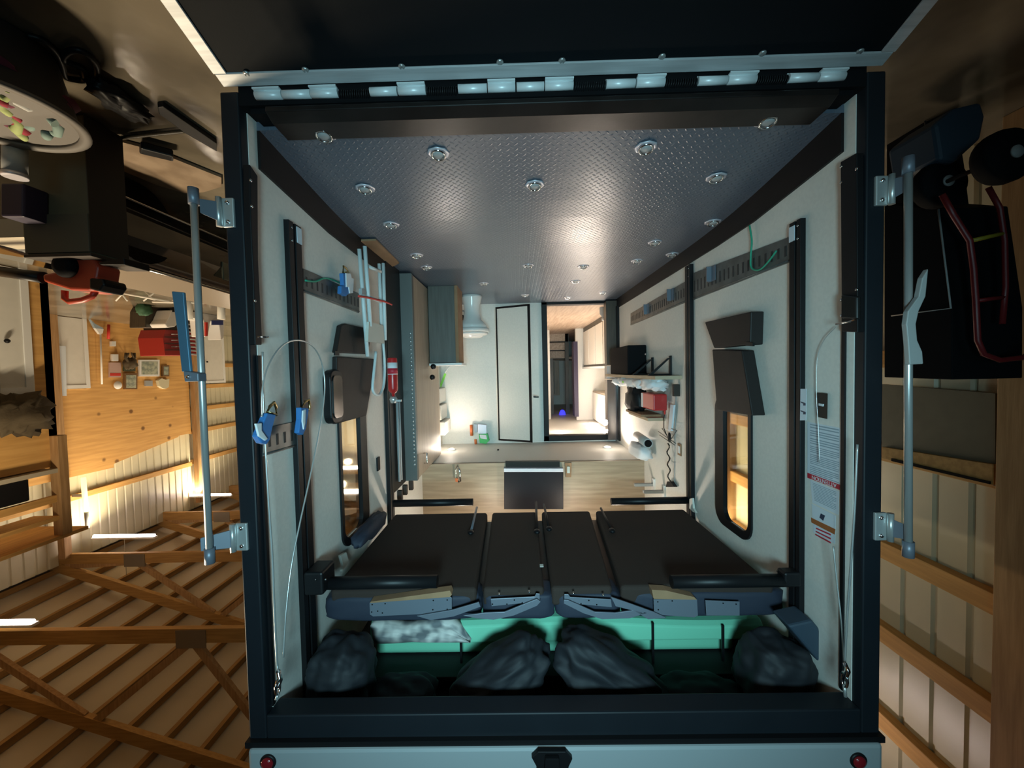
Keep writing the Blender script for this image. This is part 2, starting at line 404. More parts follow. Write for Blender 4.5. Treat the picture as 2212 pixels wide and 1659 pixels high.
def strip(x0, x1, s0, s1, h0, h1): return MB().hexa([rq(x0,s0,h0), rq(x1,s0,h0), rq(x1,s1,h0), rq(x0,s1,h0), rq(x0,s0,h1), rq(x1,s0,h1), rq(x1,s1,h1), rq(x0,s1,h1)])
strip(-1.25, 1.25, -.002, .045, -.052, .006).build('edge_trim', m_alu, t, .002)
for sg in (1, -1): strip(sg*1.205, sg*1.255, .045, L_, -.052, .006).build('edge_trim', m_alu, t, .002)
for px, py in ((533,158),(660,150),(868,143),(1080,133),(1214,130),(1430,121),(1647,114),(1857,110)):
    p = ramp(px, py)
    MB().lathe(p+Vector((0, 0, .001)), [(.013, -.001), (.013, .003), (.008, .007), (.004, .006), (0, .004)], 16).build('screw', m_zinc, t)
t = thing('ramp_hinge', 'long zinc-plated sprung hinge between ramp door and trailer sill', 'hinge', (0, -.02, .60))
segs = [(553,610,1),(612,672,0),(673,731,1),(800,858,0),(861,920,1),(990,1052,0),(1054,1113,1),(1116,1175,0),(1177,1238,1),(1309,1371,0),(1374,1435,1),(1507,1569,0),(1571,1632,1),(1702,1766,0),(1767,1823,1)]
spr = [(733,800),(922,988),(1241,1308),(1436,1505),(1633,1700)]
def hy(px): return 207-(px-553)*.033
for a, c, k in segs:
    p, q = oy(-.005, a, hy(a)), oy(-.005, c, hy(c)); b = MB().tube([p, q], .0155, 16)
    z = p.z; 
    if k: b.box(p.x, q.x, -.03, -.005, z-.016, z-.010)
    else: b.box(p.x, q.x, -.003, .003, z-.02, z+.0)
    b.build('knuckle', m_knuckle, t)
for a, c in spr:
    p, q = oy(.0, a, hy(a)+4), oy(.0, c, hy(c)+4); n = 130; path = []
    for i in range(n):
        u = i/(n-1); g = p.lerp(q, u); w = u*14*2*math.pi; path.append(g+Vector((0, math.cos(w), math.sin(w)))*.014)
    MB().tube(path, .0028, 6).build('spring', m_black, t)

# ------------------------------------------------------------------ floor tie-down rings
def ring_thing(p, i):
    where = ''
    t = thing('floor_ring', i, 'tie-down ring', p, 'tie-down rings in the diamond plate floor')
    MB().lathe(p, [(.052, -.001), (.052, .003), (.044, .005), (.038, .003), (.030, -.004+.006), (0, .002)], 8).build('plate', m_silver, t)
    MB().lathe(p+Vector((0,0,.003)), [(.030, 0), (.026, .008), (.014, .012), (0, .013)], 16).build('dome', m_hose, t)
    pts = [p+Vector((math.cos(a)*.030, math.sin(a)*.030-.004, .012+.006*math.sin(a))) for a in [2*math.pi*k/20 for k in range(20)]]
    MB().tube(pts, .0045, 8, closed=True).build('ring', m_chrome, t)
    return t
rings = [((947,331),'tie-down ring in floor, left one of the two large ones nearest the sill middle'),((1395,318),'tie-down ring in floor, right one of the two large ones nearest the sill middle'),
 ((789,407),'tie-down ring in floor beside the left baseboard, second from the sill'),((1155,399),'tie-down ring in the middle of the floor, alone between two outer ones'),
 ((1547,383),'tie-down ring in floor near the right baseboard, second from the sill'),((700,290),'tie-down ring at the left front corner of the floor, by the sill'),
 ((1658,260),'tie-down ring at the right front corner of the floor, by the sill'),((845,485),'faint tie-down ring in floor beyond the end of the left wall rail'),
 ((921,577),'tie-down ring in floor beside the grey cabinet base'),((1141,573),'tie-down ring in the middle of the far floor'),
 ((1045,612),'tie-down ring in floor in front of the white toilet'),((1134,637),'tie-down ring in floor in front of the narrow white door'),
 ((1556,479),'tie-down ring close against the right baseboard below the green cord'),((1415,523),'tie-down ring in right part of floor, between wall ring and far rings'),
 ((1376,563),'tie-down ring on the right, nearer one of the two before the dark cabinet'),((1454,549),'tie-down ring touching the right baseboard below the second wall rail'),
 ((1243,607),'tie-down ring in floor, front one of the pair before the hallway'),((1302,632),'tie-down ring in floor in front of the hallway, right of the pair'),
 ((1226,642),'tie-down ring at the hallway threshold'),((900,551),'tie-down ring in floor at the corner of the slide-out panel'),((1260,575),'small tie-down ring right of the middle far ring')]
for (px, py), lb in rings:
    y = oz(.74, px, py).y; z = floorz(y)
    for _ in range(4): y = oz(z, px, py).y; z = floorz(y)
    p = oz(z, px, py)
    if abs(p.x) > 1.13: p.x = math.copysign(1.13, p.x)
    ring_thing(p, lb)

# ------------------------------------------------------------------ bed lift rails
def rail(sg, y0, y1, z0, lb, d=.05):
    t = thing('bed_lift_rail', lb, 'rail', (sg*WX, y0, z0), 'black bed lift rails on the trailer walls')
    x0, x1 = sg*(WX-.001), sg*(WX-d)
    b = MB(); b.box(x0, x1, y0, y0+(y1-y0)*.36, z0, 3.25); b.box(x0, x1, y0+(y1-y0)*.52, y1, z0, 3.25); b.box(x0, sg*(WX-.012), y0, y1, z0, 3.25)
    b.build('channel', m_black, t, .002)
    ym = y0+(y1-y0)*.44; MB().tube([(sg*(WX-d*.5), ym, z0+.01), (sg*(WX-d*.5), ym, 2.9)], .007).build('screw_rod', m_base, t)
    for dz in (.03, .09):
        for yy in (y0+(y1-y0)*.2,): MB().lathe((sg*(WX-d), yy, z0+dz), [(.006, 0), (.005, -sg*.004), (0, -sg*.005)], 10, 'x').build('bolt', m_chrome, t)
    return t
r1 = rail(1, .262, .367, .99, 'black bed lift rail on left wall nearest the ramp', .025)
MB().box(WX-.025, WX-.0285, .325, .365, 1.0, 1.075).build('maker_sticker', m_paper, r1)
r2 = rail(-1, .309, .385, 1.03, 'black bed lift rail on right wall nearest the ramp', .025)
MB().box(-WX+.025, -WX+.0285, .345, .382, 1.05, 1.12).build('maker_sticker', m_paper, r2)
rail(-1, 1.464, 1.55, .93, 'black bed lift rail on right wall beyond the window', .03)
rail(1, 1.53, 1.62, .86, 'black bed lift rail on left wall beside the fire extinguisher', .03)

# E-track strips
def etrack(sg, quads, lb, slots=8):
    t = thing('wall_track', lb, 'cargo track', ox(sg*WX, *quads[0][0]), 'cargo tracks on the trailer walls')
    for q in quads:
        x = sg*(WX-.010); P = [ox(x, *p) for p in q]; 
        MB().prism(P, (sg*.009, 0, 0)).build('strip', m_etrack, t, .001)
        # q: lower-near, lower-far, upper-far, upper-near
        n = max(2, int(abs(P[0].y-P[1].y)/.05))
        for i in range(n):
            u = (i+.5)/n; lo = P[0].lerp(P[1], u); hi = P[3].lerp(P[2], u); 
            y = lo.y; z0 = lo.z+(hi.z-lo.z)*.3; z1 = lo.z+(hi.z-lo.z)*.72
            MB().box(x, x-sg*.0015, y-.007, y+.007, z0, z1).build('slot', m_etb, t)
        MB().tube([P[3]*.93+P[0]*.07, P[2]*.93+P[1]*.07], .004, 6).build('lip', m_etrack, t)
    return t
etrack(1, [[(655,580),(776,634),(776,676),(655,630)]], 'galvanised cargo track on left wall, running behind the white ladder')
etrack(1, [[(572,925),(650,908),(650,962),(568,986)]], 'short galvanised cargo track on left wall with blue straps clipped on')
etrack(-1, [[(1705,512),(1497,590),(1497,648),(1705,566)], [(1480,608),(1362,677),(1362,703),(1480,653)]], 'long galvanised cargo track along the right wall with green cord')
# clear hangers on the right track
for px, py in ((1538,592),(1450,637),(1398,668)):
    p = ox(-WX+.012, px, py); t = thing('track_hook', {1538:'clear hook on right track nearest the ramp', 1450:'clear hook on right track just beyond the black rail', 1398:'clear hook on right track, farthest from the ramp'}[px], 'hook', p, 'clear hooks on the right wall track')
    MB().box(p.x, p.x+.035, p.y, p.y+.01, p.z-.05, p.z+.05).build('clip', m_zincd, t); MB().box(p.x, p.x+.004, p.y-.05, p.y+.05, p.z-.05, p.z+.05).build('tab', m_zincd, t)
def cord(name, lb, mat, pts, r=.004, cat='cord', smooth=4):
    P = [Vector(p) for p in pts]; out = []
    for i in range(len(P)-1):
        p0 = P[max(i-1, 0)]; p1 = P[i]; p2 = P[i+1]; p3 = P[min(i+2, len(P)-1)]
        for k in range(smooth):
            u = k/smooth; out.append(.5*((2*p1)+(-p0+p2)*u+(2*p0-5*p1+4*p2-p3)*u*u+(-p0+3*p1-3*p2+p3)*u**3))
    out.append(P[-1]); return tag(MB().tube(out, r, 7).build(name, mat), lb, cat)
cord('bungee_cord', 'thin green cord tied to the track and down to the right baseboard', m_greenc, [ox(-WX+.02, *p) for p in ((1619,487),(1624,520),(1622,550),(1623,578),(1640,583),(1660,565),(1677,542))], .005)
cord('bungee_cord', 'thin green cord along the left wall track by the blue straps', m_greenc, [ox(WX-.02, *p) for p in ((660,606),(682,608),(705,601),(738,613),(745,620))], .005)

# ------------------------------------------------------------------ wall items, left
def strap(name, lb, loop, webs, whites=None, X=1.15):
    t = thing(name, lb, 'strap', ox(X, *webs[0][0]), 'blue tie-down straps on the left wall')
    MB().tube([ox(X, *p) for p in loop], .006, 8, closed=True).build('wire_hook', m_brass, t)
    for w in webs: MB().slab('x', X-.012, X+.012, w).build('webbing', m_blue, t, .004)
    for w in whites or []: MB().slab('x', X-.018, X-.010, w).build('sleeve', m_whitecloth, t, .002)
    return t
strap('tie_down_strap', 'blue strap with steel hook hanging across the rear steel cable', [(577,890),(583,878),(592,869),(597,880),(597,896)], [[(578,892),(597,896),(589,925),(584,950),(577,960),(566,957),(557,942)]], [[(553,915),(566,914),(566,930),(579,948),(574,952),(560,942)]], 1.10)
strap('tie_down_strap', 'blue strap with white stitching on the first left rail', [(651,882),(660,867),(667,863),(669,878),(668,885)], [[(650,880),(668,882),(662,925),(655,940),(646,935),(650,905)]], [[(655,887),(661,884),(660,915),(657,928),(654,910)]], 1.13)
strap('tie_down_strap', 'blue and white strap bundle clipped on the track beside the ladder', [(741,588),(742,575),(748,580),(753,588)], [[(741,590),(748,590),(760,610),(757,632),(748,640),(737,634),(738,618),(743,616)]], [[(748,590),(758,591),(760,601),(765,602),(763,633),(756,634),(754,620),(749,620)]], 1.15)
# ladder
t = thing('ladder', 'white painted ladder leaning on left wall, held by red cord', 'ladder', ox(1.1, 782, 535))
def bar2(p, q, r=.012, n=8): return MB().tube([p, q], r, n)
la = [((776,538),(794,770)), ((788,532),(800,705)), ((819,570),(824,705)), ((828,569),(832,735))]
Xs = [1.12, 1.10, 1.12, 1.10]
for (a, c), X in zip(la, Xs): bar2(ox(X, *a), ox(X, *c), .013).build('side_rail', m_ladder, t)
for y0, y1 in ((575, 587), (640, 652)): bar2(ox(1.11, 794, y0), ox(1.11, 822, y1), .012).build('rung', m_ladder, t)
MB().slab('x', 1.095, 1.115, [(797,695),(828,703),(831,742),(795,738)]).build('foot_pad', m_tape, t)
MB().slab('x', 1.09, 1.11, [(782,623),(789,624),(790,636),(782,636)]).build('hinge_clip', m_hose, t)
cord('red_bungee', 'red cord tied around the white ladder rails', m_redc, [ox(1.085, *p) for p in ((775,640),(790,642),(812,647),(832,652),(846,658))], .007)
cord('power_cord', 'white cable loop hanging below the ladder foot', m_ladder, [ox(1.12, *p) for p in ((828,742),(831,790),(829,830),(822,850),(814,853),(806,845),(805,830),(808,800),(812,760))], .010)
# brown board on the floor against the wall
b = MB(); P = [oz(FZ+.002, *p) for p in ((777,545),(848,573),(862,566),(812,516),(780,517))]; b.prism(P, (0, 0, .012)); tag(b.build('floor_board', m_brown), 'brown board lying on the floor at the ladder foot', 'board')
# oval black box, pouches
def pouch(sg, top, bot, lb, X=1.125):
    t = thing('vinyl_pouch', lb, 'pouch', ox(sg*X, *bot[0]), 'black vinyl pouches over the windows')
    for nm, poly in (('flap', top), ('pocket', bot)): MB().slab('x', sg*X, sg*(WX-.003), poly).build(nm, m_vinyl, t, .006)
    return t
p1 = pouch(1, [(737,703),(746,699),(803,711),(796,765),(727,762)], [(728,770),(812,776),(792,898),(727,916)], 'black vinyl pouch on left wall above the gold-lit window', 1.168)
MB().slab('x', 1.16, 1.168, [(724,758),(733,758),(733,768),(724,768)]).build('snap', m_black, p1)
p2 = pouch(-1, [(1522,696),(1622,673),(1620,745),(1542,752)], [(1538,755),(1602,757),(1625,898),(1548,886)], 'black vinyl pouch on right wall above the bright window')
MB().slab('x', -1.115, -1.125, [(1610,738),(1626,740),(1626,748),(1610,747)]).build('snap', m_black, p2)
t = thing('oval_vent', 'black oval box on left wall between rail and pouch', 'vent', ox(WX, 710, 855))
yc = ox(WX, 697, 850).y; ye = ox(WX, 725, 850).y; zt = ox(WX, 710, 800).z; zb = ox(WX, 710, 915).z
MB().prism([(WX, y, z) for y, z in rrect(min(yc, ye), max(yc, ye), zt, zb, .05)], (-.045, 0, 0)).build('housing', m_hose if False else m_black, t, .006)
MB().prism([(WX-.045, y, z) for y, z in rrect(min(yc, ye)+.02, max(yc, ye)-.02, zt+.03, zb-.03, .03)], (-.006, 0, 0)).build('cover', m_blackgloss, t)
c = ox(WX-.002, 816, 1002); tag(MB().box(WX, WX-.012, c.y-.025, c.y+.025, c.z-.05, c.z+.05).build('light_switch', m_black, bevel=.003), 'small black switch plate on left wall between window and rail', 'switch')
# fire extinguisher
t = thing('fire_extinguisher', 'red fire extinguisher with white label on left wall, hose end down', 'fire extinguisher', ox(1.1, 848, 770))
e0 = ox(1.09, 847, 773); e1 = ox(1.09, 849, 848); h = e1.z-e0.z; r = .036
MB().lathe(e0, [(r*.9, 0), (r, .01), (r, h-.03), (r*.9, h-.012), (r*.6, h), (r*.3, h+.008), (r*.3, h+.03)], 24).build('cylinder', m_red, t)
MB().lathe(e0, [(r+.001, h*.14), (r+.001, h*.48)], 24).build('paper_label', m_whitecloth, t); 
MB().lathe(e0, [(r+.0015, h*.30), (r+.0015, h*.46)], 24).build('red_stripe', m_redp, t)
b = MB().lathe(e0+Vector((0,0,h+.03)), [(.02, 0), (.03, .02), (.02, .05)], 12); b.box(e0.x-.06, e0.x+.02, e0.y-.012, e0.y+.012, e0.z+h+.055, e0.z+h+.07); b.build('valve_handle', m_zinc, t)
# slide-out: dark recess, panel, gear rack
t = thing('slide_out_panel', 'tall tan woodgrain slide-out side with studded grey edge', 'panel', (1.16, 2.03, FZ))
MB().box(1.085, 1.195, 2.06, 3.15, FZ+.02, 2.69).build('panel', m_tan, t, .003)
MB().box(1.075, 1.195, 2.00, 2.06, FZ+.02, 2.69).build('edge_channel', m_gedge, t, .004)
b = MB()
for i in range(34): b.lathe((1.10, 2.0, 1.35+i*.036), [(.011, 0), (.009, -.006), (0, -.008)], 10, 'y')
b.build('stud', m_zinc, t)['kind'] = 'stuff'
MB().tube([(1.085, 2.3, 2.50), (1.055, 2.3, 2.50), (1.055, 2.3, 2.6), (1.085, 2.3, 2.6)], .008).build('pull_handle', m_chrome, t)
b = MB(); b.box(WX-.001, WX-.02, 1.63, 1.99, FZ, 2.69); tag(b.build('slide_flange', m_black), 'black flange strip between the rail and the slide-out', 'panel')
t = thing('gas_strut', 'slim grey pipes standing in the black recess by the extinguisher', 'pipe', (1.15, 1.75, 2.0))
for dy in (0, .05): MB().tube([(1.16, 1.74+dy, 1.95), (1.16, 1.74+dy, 2.62)], .012).build('pipe', m_hose, t)
# door stop clips above the panel
for px, py, lb in ((886,1048,'dark clip on upper left wall, the one nearest the tan panel'), (873,1058,'dark clip on upper left wall, middle one'), (862,1070,'dark clip on upper left wall, lowest in the photo')):
    c = ox(WX-.01, px, py); tag(MB().box(WX, WX-.04, c.y-.02, c.y+.02, c.z-.045, c.z+.045).build('wall_clip', m_dbrown, bevel=.006), lb, 'clip', 'dark clips on upper left wall')
# dresser
t = thing('side_cabinet', 'grey-green woodgrain cabinet with brown edge behind the slide-out', 'cabinet', (.92, 2.9, FZ))
zt = oy(2.65, 985, 783).z; xl = oy(2.65, 930, 700).x; xr = oy(2.65, 983, 700).x; xe = oy(2.65, 990, 700).x
MB().box(xr, xl+.02, 2.65, 3.0, FZ, zt).build('carcass', m_grey, t, .003)
MB().box(xe, xr, 2.64, 3.0, FZ, zt+.005).build('edge_panel', m_brown, t, .002)
MB().box(xe-.03, xl+.02, 2.62, 3.02, zt+.005, zt+.03).build('top', m_white, t, .003)
for px, py, lb in ((936,792,'black knob bottle standing on the grey cabinet'), (934,815,'black round knob higher above the grey cabinet')):
    c = oy(2.62, px, py); tag(MB().blob(c, (.03, .03, .03), 1, n=14).build('knob', m_black), lb, 'knob')
t = thing('fly_swatter', 'lime green and white fly swatter on the wall behind the cabinet', 'fly swatter', oy(3.8, 965, 800))
bar2(oy(3.82, 971, 790), oy(3.82, 961, 806), .006).build('handle', m_white, t); MB().slab('y', 3.815, 3.83, [(960,806),(964,808),(952,838),(949,834)]).build('paddle', m_lime, t)
t = thing('bathroom_shelf', 'white stepped shelf unit on the left, above the grey cabinet', 'shelf', (1.1, 3.5, 1.9))
for (y0, y1), xw in (((840, 872), 951), ((876, 908), 954), ((912, 940), 962)):
    a = oy(3.4, 934, y0); c = oy(3.4, xw, y1); MB().box(c.x, WX-.002, 3.4, 3.8, a.z, c.z).build('shelf_box', m_wall, t, .01)
# toilet
cx = oy(3.25, 1019, 650); t = thing('toilet', 'white pedestal toilet with closed lid against the far wall', 'toilet', (cx.x, 3.25, FZ))
def zt_(py): return oy(3.2, 1019, py).z
zz = [FZ, zt_(655), zt_(672), zt_(690), zt_(700), zt_(709)]
MB().lathe((cx.x, 3.25, 0), [(.125, zz[0]), (.12, zz[0]+.03), (.10, zz[1]+.01), (.09, zz[2]), (.11, zz[3]), (.165, zz[4]), (.185, zz[5])], 32).build('bowl', m_porc, t)
z = zt_(709); MB().lathe((cx.x, 3.25, z), [(.17, 0), (.20, .004), (.202, .045), (.19, .05)], 32).build('seat', m_porc, t)
MB().lathe((cx.x, 3.25, z+.052), [(.185, 0), (.185, .02), (.15, .032), (.13, .034), (.12, .05), (.09, .058), (0, .06)], 32).build('lid', m_porc, t)
c = oy(3.5, 998, 686); tag(MB().blob(c, (.03, .03, .04), 1, n=12).build('shut_off_valve', m_black), 'small black valve behind the toilet', 'valve')
cord('water_hose', 'grey supply hose left of the toilet', m_hose, [oy(3.5, *p) for p in ((990,672),(1003,673),(1000,690),(990,700))], .012)
# hanging packets on back wall
t = thing('shower_caddy', 'silver and green packets with orange tube on the far wall', 'caddy', oy(YB, 1035, 960))
MB().slab('y', 3.78, 3.84, [(1032,916),(1051,918),(1051,938),(1032,937)]).build('silver_pouch', m_silver, t, .004)
MB().slab('y', 3.76, 3.83, [(1034,938),(1053,937),(1057,952),(1050,959),(1036,957)]).build('green_pack', m_dgreen, t, .004)
MB().slab('y', 3.755, 3.76, [(1036,939),(1050,940),(1052,949),(1038,947)]).build('pack_label', m_whitecloth, t)
bar2(oy(3.79, 1018, 918), oy(3.79, 1019, 941), .022, 12).build('orange_tube', m_orange, t)
MB().slab('y', 3.80, 3.84, [(1024,916),(1031,917),(1031,934),(1026,934)]).build('blue_tube', m_print, t)
bar2(oy(3.8, 1027, 949), oy(3.8, 1028, 959), .018, 10).build('orange_cap', m_orange, t)
# bathroom door
a = oz(FZ+.02, 1147, 657); 
P = [oy(3.83, 1070, 667), oy(3.62, 1144, 659), oy(3.62, 1149, 961), oy(3.83, 1075, 952)]
P[3].x = P[0].x; P[2].x = P[1].x
P[0].z = P[1].z = FZ+.05; P[2].z = P[3].z = 2.66
t = MB().prism(P, (.02, .03, 0)).build('door_1', m_wall, bevel=.002); t['kind'] = 'structure'
dv = P[1]-P[0]; dn = Vector((-.02, -.03, 0)).normalized()*.006
def doorstrip(u0, u1, z0, z1, th=.012):
    a = P[0]+dv*u0; c = P[0]+dv*u1
    return [Vector((a.x, a.y, z0))+dn, Vector((c.x, c.y, z0))+dn, Vector((c.x, c.y, z1))+dn, Vector((a.x, a.y, z1))+dn]
for u0, u1, z0, z1 in ((0, .04, FZ+.05, 2.66), (.93, 1, FZ+.05, 2.66), (0, 1, FZ+.05, FZ+.075), (0, 1, 2.635, 2.66)):
    MB().prism(doorstrip(u0, u1, z0, z1), (.006, .012, 0)).build('edge_strip', m_base, t)
c = oy(3.6, 1152, 857); b = MB(); b.box(c.x-.03, c.x, 3.58, 3.60, c.z-.01, c.z+.01); b.box(c.x-.07, c.x-.01, 3.57, 3.585, c.z-.005, c.z+.012); b.build('door_handle', m_black, t)
# puck lights
for px, py, lb in ((975,972,'round ceiling light in low soffit, left one'), (1312,967,'round ceiling light in low soffit, right one')):
    p = oz(2.698, px, py); t = thing('ceiling_light', lb, 'ceiling light', p, 'lights in the low soffit')
    MB().lathe(p, [(.055, .002), (.055, -.010), (.042, -.012)], 24).build('ring', m_white, t)
    MB().lathe(p, [(.042, -.008), (.03, -.016), (0, -.018)], 24).build('lens', m_puck, t)
    area('ceiling_light_lamp', p+Vector((0, 0, -.03)), .08, .08, 8, WARM, (0, -.15, -1), 165)
    point('ceiling_light_glow', p+Vector((0, -.1, -.16)), .05, 1.8, WARM)
for x in (-.45, .45):
    p = Vector((x, 1.95, CZ)); t = thing('ceiling_light', 'round ceiling light above the bed end, %s one' % ('right' if x < 0 else 'left'), 'ceiling light', p, 'lights above the bed end')
    MB().lathe(p, [(.06, 0), (.06, -.012), (.045, -.014)], 24).build('ring', m_white, t)
    MB().lathe(p, [(.045, -.012), (0, -.02)], 24).build('lens', m_puck, t)
    point('ceiling_light_lamp', p+Vector((0, 0, -.07)), .035, 16, WARM)
c = oz(2.69, 1076, 971); tag(MB().lathe(c, [(.012, .01), (.012, -.004), (0, -.006)], 12).build('soffit_sensor', m_black), 'tiny black sensor in the white soffit', 'sensor')

# loft panel: television, recess, catches
t = thing('television', 'black television with silver bottom edge on the tan loft panel', 'television', oy(2.6, 1150, 1075))
MB().slab('y', 2.60, 2.66, [(1089,1018),(1217,1018),(1217,1100),(1089,1100)]).build('screen', m_screen, t, .003)
MB().slab('y', 2.59, 2.66, [(1088,1012),(1217,1012),(1217,1020),(1088,1020)]).build('silver_edge', m_silver, t, .003)
tag(MB().slab('y', 2.655, 2.668, [(1092,996),(1209,995),(1209,1014),(1092,1014)]).build('recess_panel', m_dbrown), 'dark brown recess strip between soffit and television', 'panel')
t = thing('loft_latch', 'dark framed latch on the loft panel right of the television', 'latch', oy(2.65, 1228, 1015))
MB().slab('y', 2.645, 2.668, [(1220,1000),(1235,1000),(1234,1031),(1222,1031)]).build('plate', m_brown, t, .002); MB().slab('y', 2.635, 2.645, [(1225,1008),(1231,1008),(1231,1022),(1225,1022)]).build('catch', m_zinc, t)
t = thing('utility_lighter', 'chrome and orange gadget hanging on left half of the loft panel', 'lighter', oy(2.63, 990, 1020))
MB().tube([oy(2.62, *p) for p in ((988,1006),(984,1016),(985,1034),(992,1042),(995,1040),(993,1015))], .010, 8, closed=True).build('loop', m_chrome, t)
MB().slab('y', 2.61, 2.64, [(983,1033),(989,1034),(989,1041),(984,1041)]).build('tip', m_orange, t)

# ------------------------------------------------------------------ hallway beyond the doorway
b = MB().box(-.26, -.16, YB+.1, 7.6, FZ, 2.86); b.box(-.62, -.16, 7.6, 11.5, FZ, 2.86); st(b, 'wall_hall_left', m_wall)
b = MB().box(-1.72, -1.19, 7.4, 7.5, FZ, 2.86); b.box(-2.0, -1.72, 7.4, 7.5, FZ, 2.86); st(b, 'wall_hall_right', m_wall)
b = MB().box(-2.0, -1.95, YB, 11.5, FZ-.1, 2.9); st(b, 'wall_slide_side', m_wall)
b = MB().box(-2.0, .0, 11.5, 11.6, FZ, 2.9); st(b, 'wall_far', m_wall)
t = thing('stairs', 'three wooden steps up to the bedroom at the hallway end', 'stairs', (-.95, 8.6, FZ))
for i in range(3):
    z0 = .79+.21*i; MB().box(-1.18, -.625, 8.6+.26*i, 9.39, z0, z0+.20).build('step', m_hall, t)
    MB().box(-1.18, -.625, 8.58+.26*i, 8.63+.26*i, z0+.195, z0+.215).build('nosing', m_base, t)
b = MB().box(-.78, -.62, 8.6, 8.68, 1.42, 2.86); b.box(-1.19, -1.10, 8.6, 8.68, .79, 2.86); st(b, 'trim_7', m_dwood)
t = thing('bedroom_cabinet', 'tall tan cabinet with doors seen far down the hallway', 'cabinet', (-.95, 10.9, 1.42)); MB().box(-1.15, -.80, 10.6, 11.4, 1.42, 2.5).build('carcass', m_tan, t, .004)
MB().box(-1.0, -.98, 10.59, 10.6, 1.45, 2.45).build('door_gap', m_dwood, t)
tag(MB().box(-1.19, -1.10, 7.1, 7.38, 1.1, 2.75).build('wall_panel', m_purple), 'dark purple panel at the edge of the hallway', 'panel')
p = oy(8.5, 1215, 905); tag(MB().blob(p, (.09, .05, .24), .8, n=14).build('blue_glow_blob', m_blueglow), 'blue glowing blob standing in for lit wall high in the hallway', 'light')  # emissive blob stands in for blue light on the wall, no lamp
for px, py, lb in ((1210,932,'hallway ceiling light, leftmost'), (1278,915,'hallway ceiling light, farthest of the right three'), (1293,923,'hallway ceiling light, middle of the right three'), (1310,935,'hallway ceiling light, nearest of the right three')):
    p = oz(2.855, px, py); t = thing('ceiling_light', lb, 'ceiling light', p, 'hallway ceiling lights')
    MB().lathe(p, [(.06, .002), (.05, -.014), (0, -.02)], 20).build('lens', m_puck, t)
    point('hall_light_lamp', p+Vector((0, 0, -.15)), .05, 5.5, (1, .82, .72))
t = thing('kitchen_cabinet', 'kitchen base cabinet with pale counter inside the hallway opening', 'cabinet', (-1.65, 6, FZ))
MB().box(-1.94, -1.36, 4.6, 7.35, FZ, 1.66).build('carcass', m_grey, t); MB().box(-1.94, -1.33, 4.55, 7.38, 1.66, 1.70).build('counter', m_white, t)
for i in range(4): MB().box(-1.36, -1.345, 4.65+i*.67, 5.27+i*.67, FZ+.1, 1.62).build('door', m_wall, t, .004)
t = thing('wall_cupboard', 'pale overhead kitchen cupboard beyond the doorway', 'cabinet', (-1.7, 6, 2.2))
MB().box(-1.94, -1.55, 4.6, 7.35, 2.2, 2.84).build('carcass', m_tan, t)
for i in range(4): MB().box(-1.55, -1.535, 4.65+i*.67, 5.27+i*.67, 2.23, 2.82).build('door', m_wall, t, .004)
for i, (py, lb) in enumerate(((672, 'white bottle standing on the hallway floor by the kitchen cabinet'),)):
    c = oy(4.4, 1303, py); t = thing('bottle', lb, 'bottle', c)
    MB().lathe(c, [(.05, -.11), (.055, -.10), (.055, .04), (.02, .09), (.02, .11)], 16).build('body', m_hose, t); MB().lathe(c, [(.024, .11), (.024, .14), (0, .142)], 14).build('cap', m_white, t)
t = thing('refrigerator', 'tall dark appliance with glossy upper door at right of doorway', 'refrigerator', (-1.15, 3.7, FZ))
xa = oy(3.70, 1311, 800).x; xb = -WX
MB().box(xa, xb+.002, 3.70, 3.84, FZ+.02, oy(3.7, 1330, 788).z).build('lower_door', m_dwood, t, .004)
MB().box(xa, xb+.002, 3.70, 3.84, oy(3.7, 1330, 790).z, oy(3.7, 1330, 818).z).build('shelf_gap', m_hose, t)
MB().box(xa, xb+.002, 3.69, 3.84, oy(3.7, 1330, 820).z, 2.66).build('upper_door', m_mirror, t, .004)
MB().box(xb+.025, xb+.002, 3.62, 3.70, FZ+.1, 2.66).build('side_edge', m_black, t)
for px, py in ((1340,801),(1350,799)): MB().lathe(oy(3.69, px, py), [(.012, 0), (.012, -.02)], 10, 'y').build('knob', m_white, t)

# ------------------------------------------------------------------ right wall shelf group
zs = 1.775; t = thing('wall_shelf', 'pale wooden shelf on the right wall with two black brackets', 'shelf', (-1.1, 2.5, zs))
MB().box(-WX+.002, -.98, 1.68, 3.5, zs, zs+.03).build('board', m_cardb, t, .002)
for px in (1411, 1450):
    yy = ox(-WX, px, 790).y
    b = MB(); b.box(-WX, -WX+.015, yy-.015, yy+.015, zs-.17, zs); b.box(-WX, -1.0, yy-.012, yy+.012, zs-.015, zs); b.hexa([(-WX+.012,yy-.01,zs-.15),(-WX+.03,yy-.01,zs-.15),(-WX+.03,yy+.01,zs-.15),(-WX+.012,yy+.01,zs-.15),(-1.04,yy-.01,zs-.015),(-1.01,yy-.01,zs-.015),(-1.01,yy+.01,zs-.015),(-1.04,yy+.01,zs-.015)])
    b.build('bracket', m_black, t)
t = thing('speaker', 'black box speaker hanging beneath the right wall shelf', 'speaker', ox(-1.05, 1380, 740))
a = ox(-1.05, 1400, 738); 
MB().box(-WX+.004, -1.0, 2.55, 3.3, a.z, zs-.004).build('cabinet', m_rubber, t, .01); MB().lathe(ox(-1.0, 1395, 765), [(.01, 0), (.008, .006), (0, .007)], 10, 'x').build('power_light', m_chrome, t)
b = MB(); random.seed(3)
for i in range(5): b.blob((-1.08+.02*random.random(), 2.0+i*.26, zs+.075), (.09, .17, .05), .8, .5, 3, seed=i)
tag(b.build('folded_cloth', m_whitecloth), 'crumpled white and blue cloth lying on the wall shelf', 'cloth')
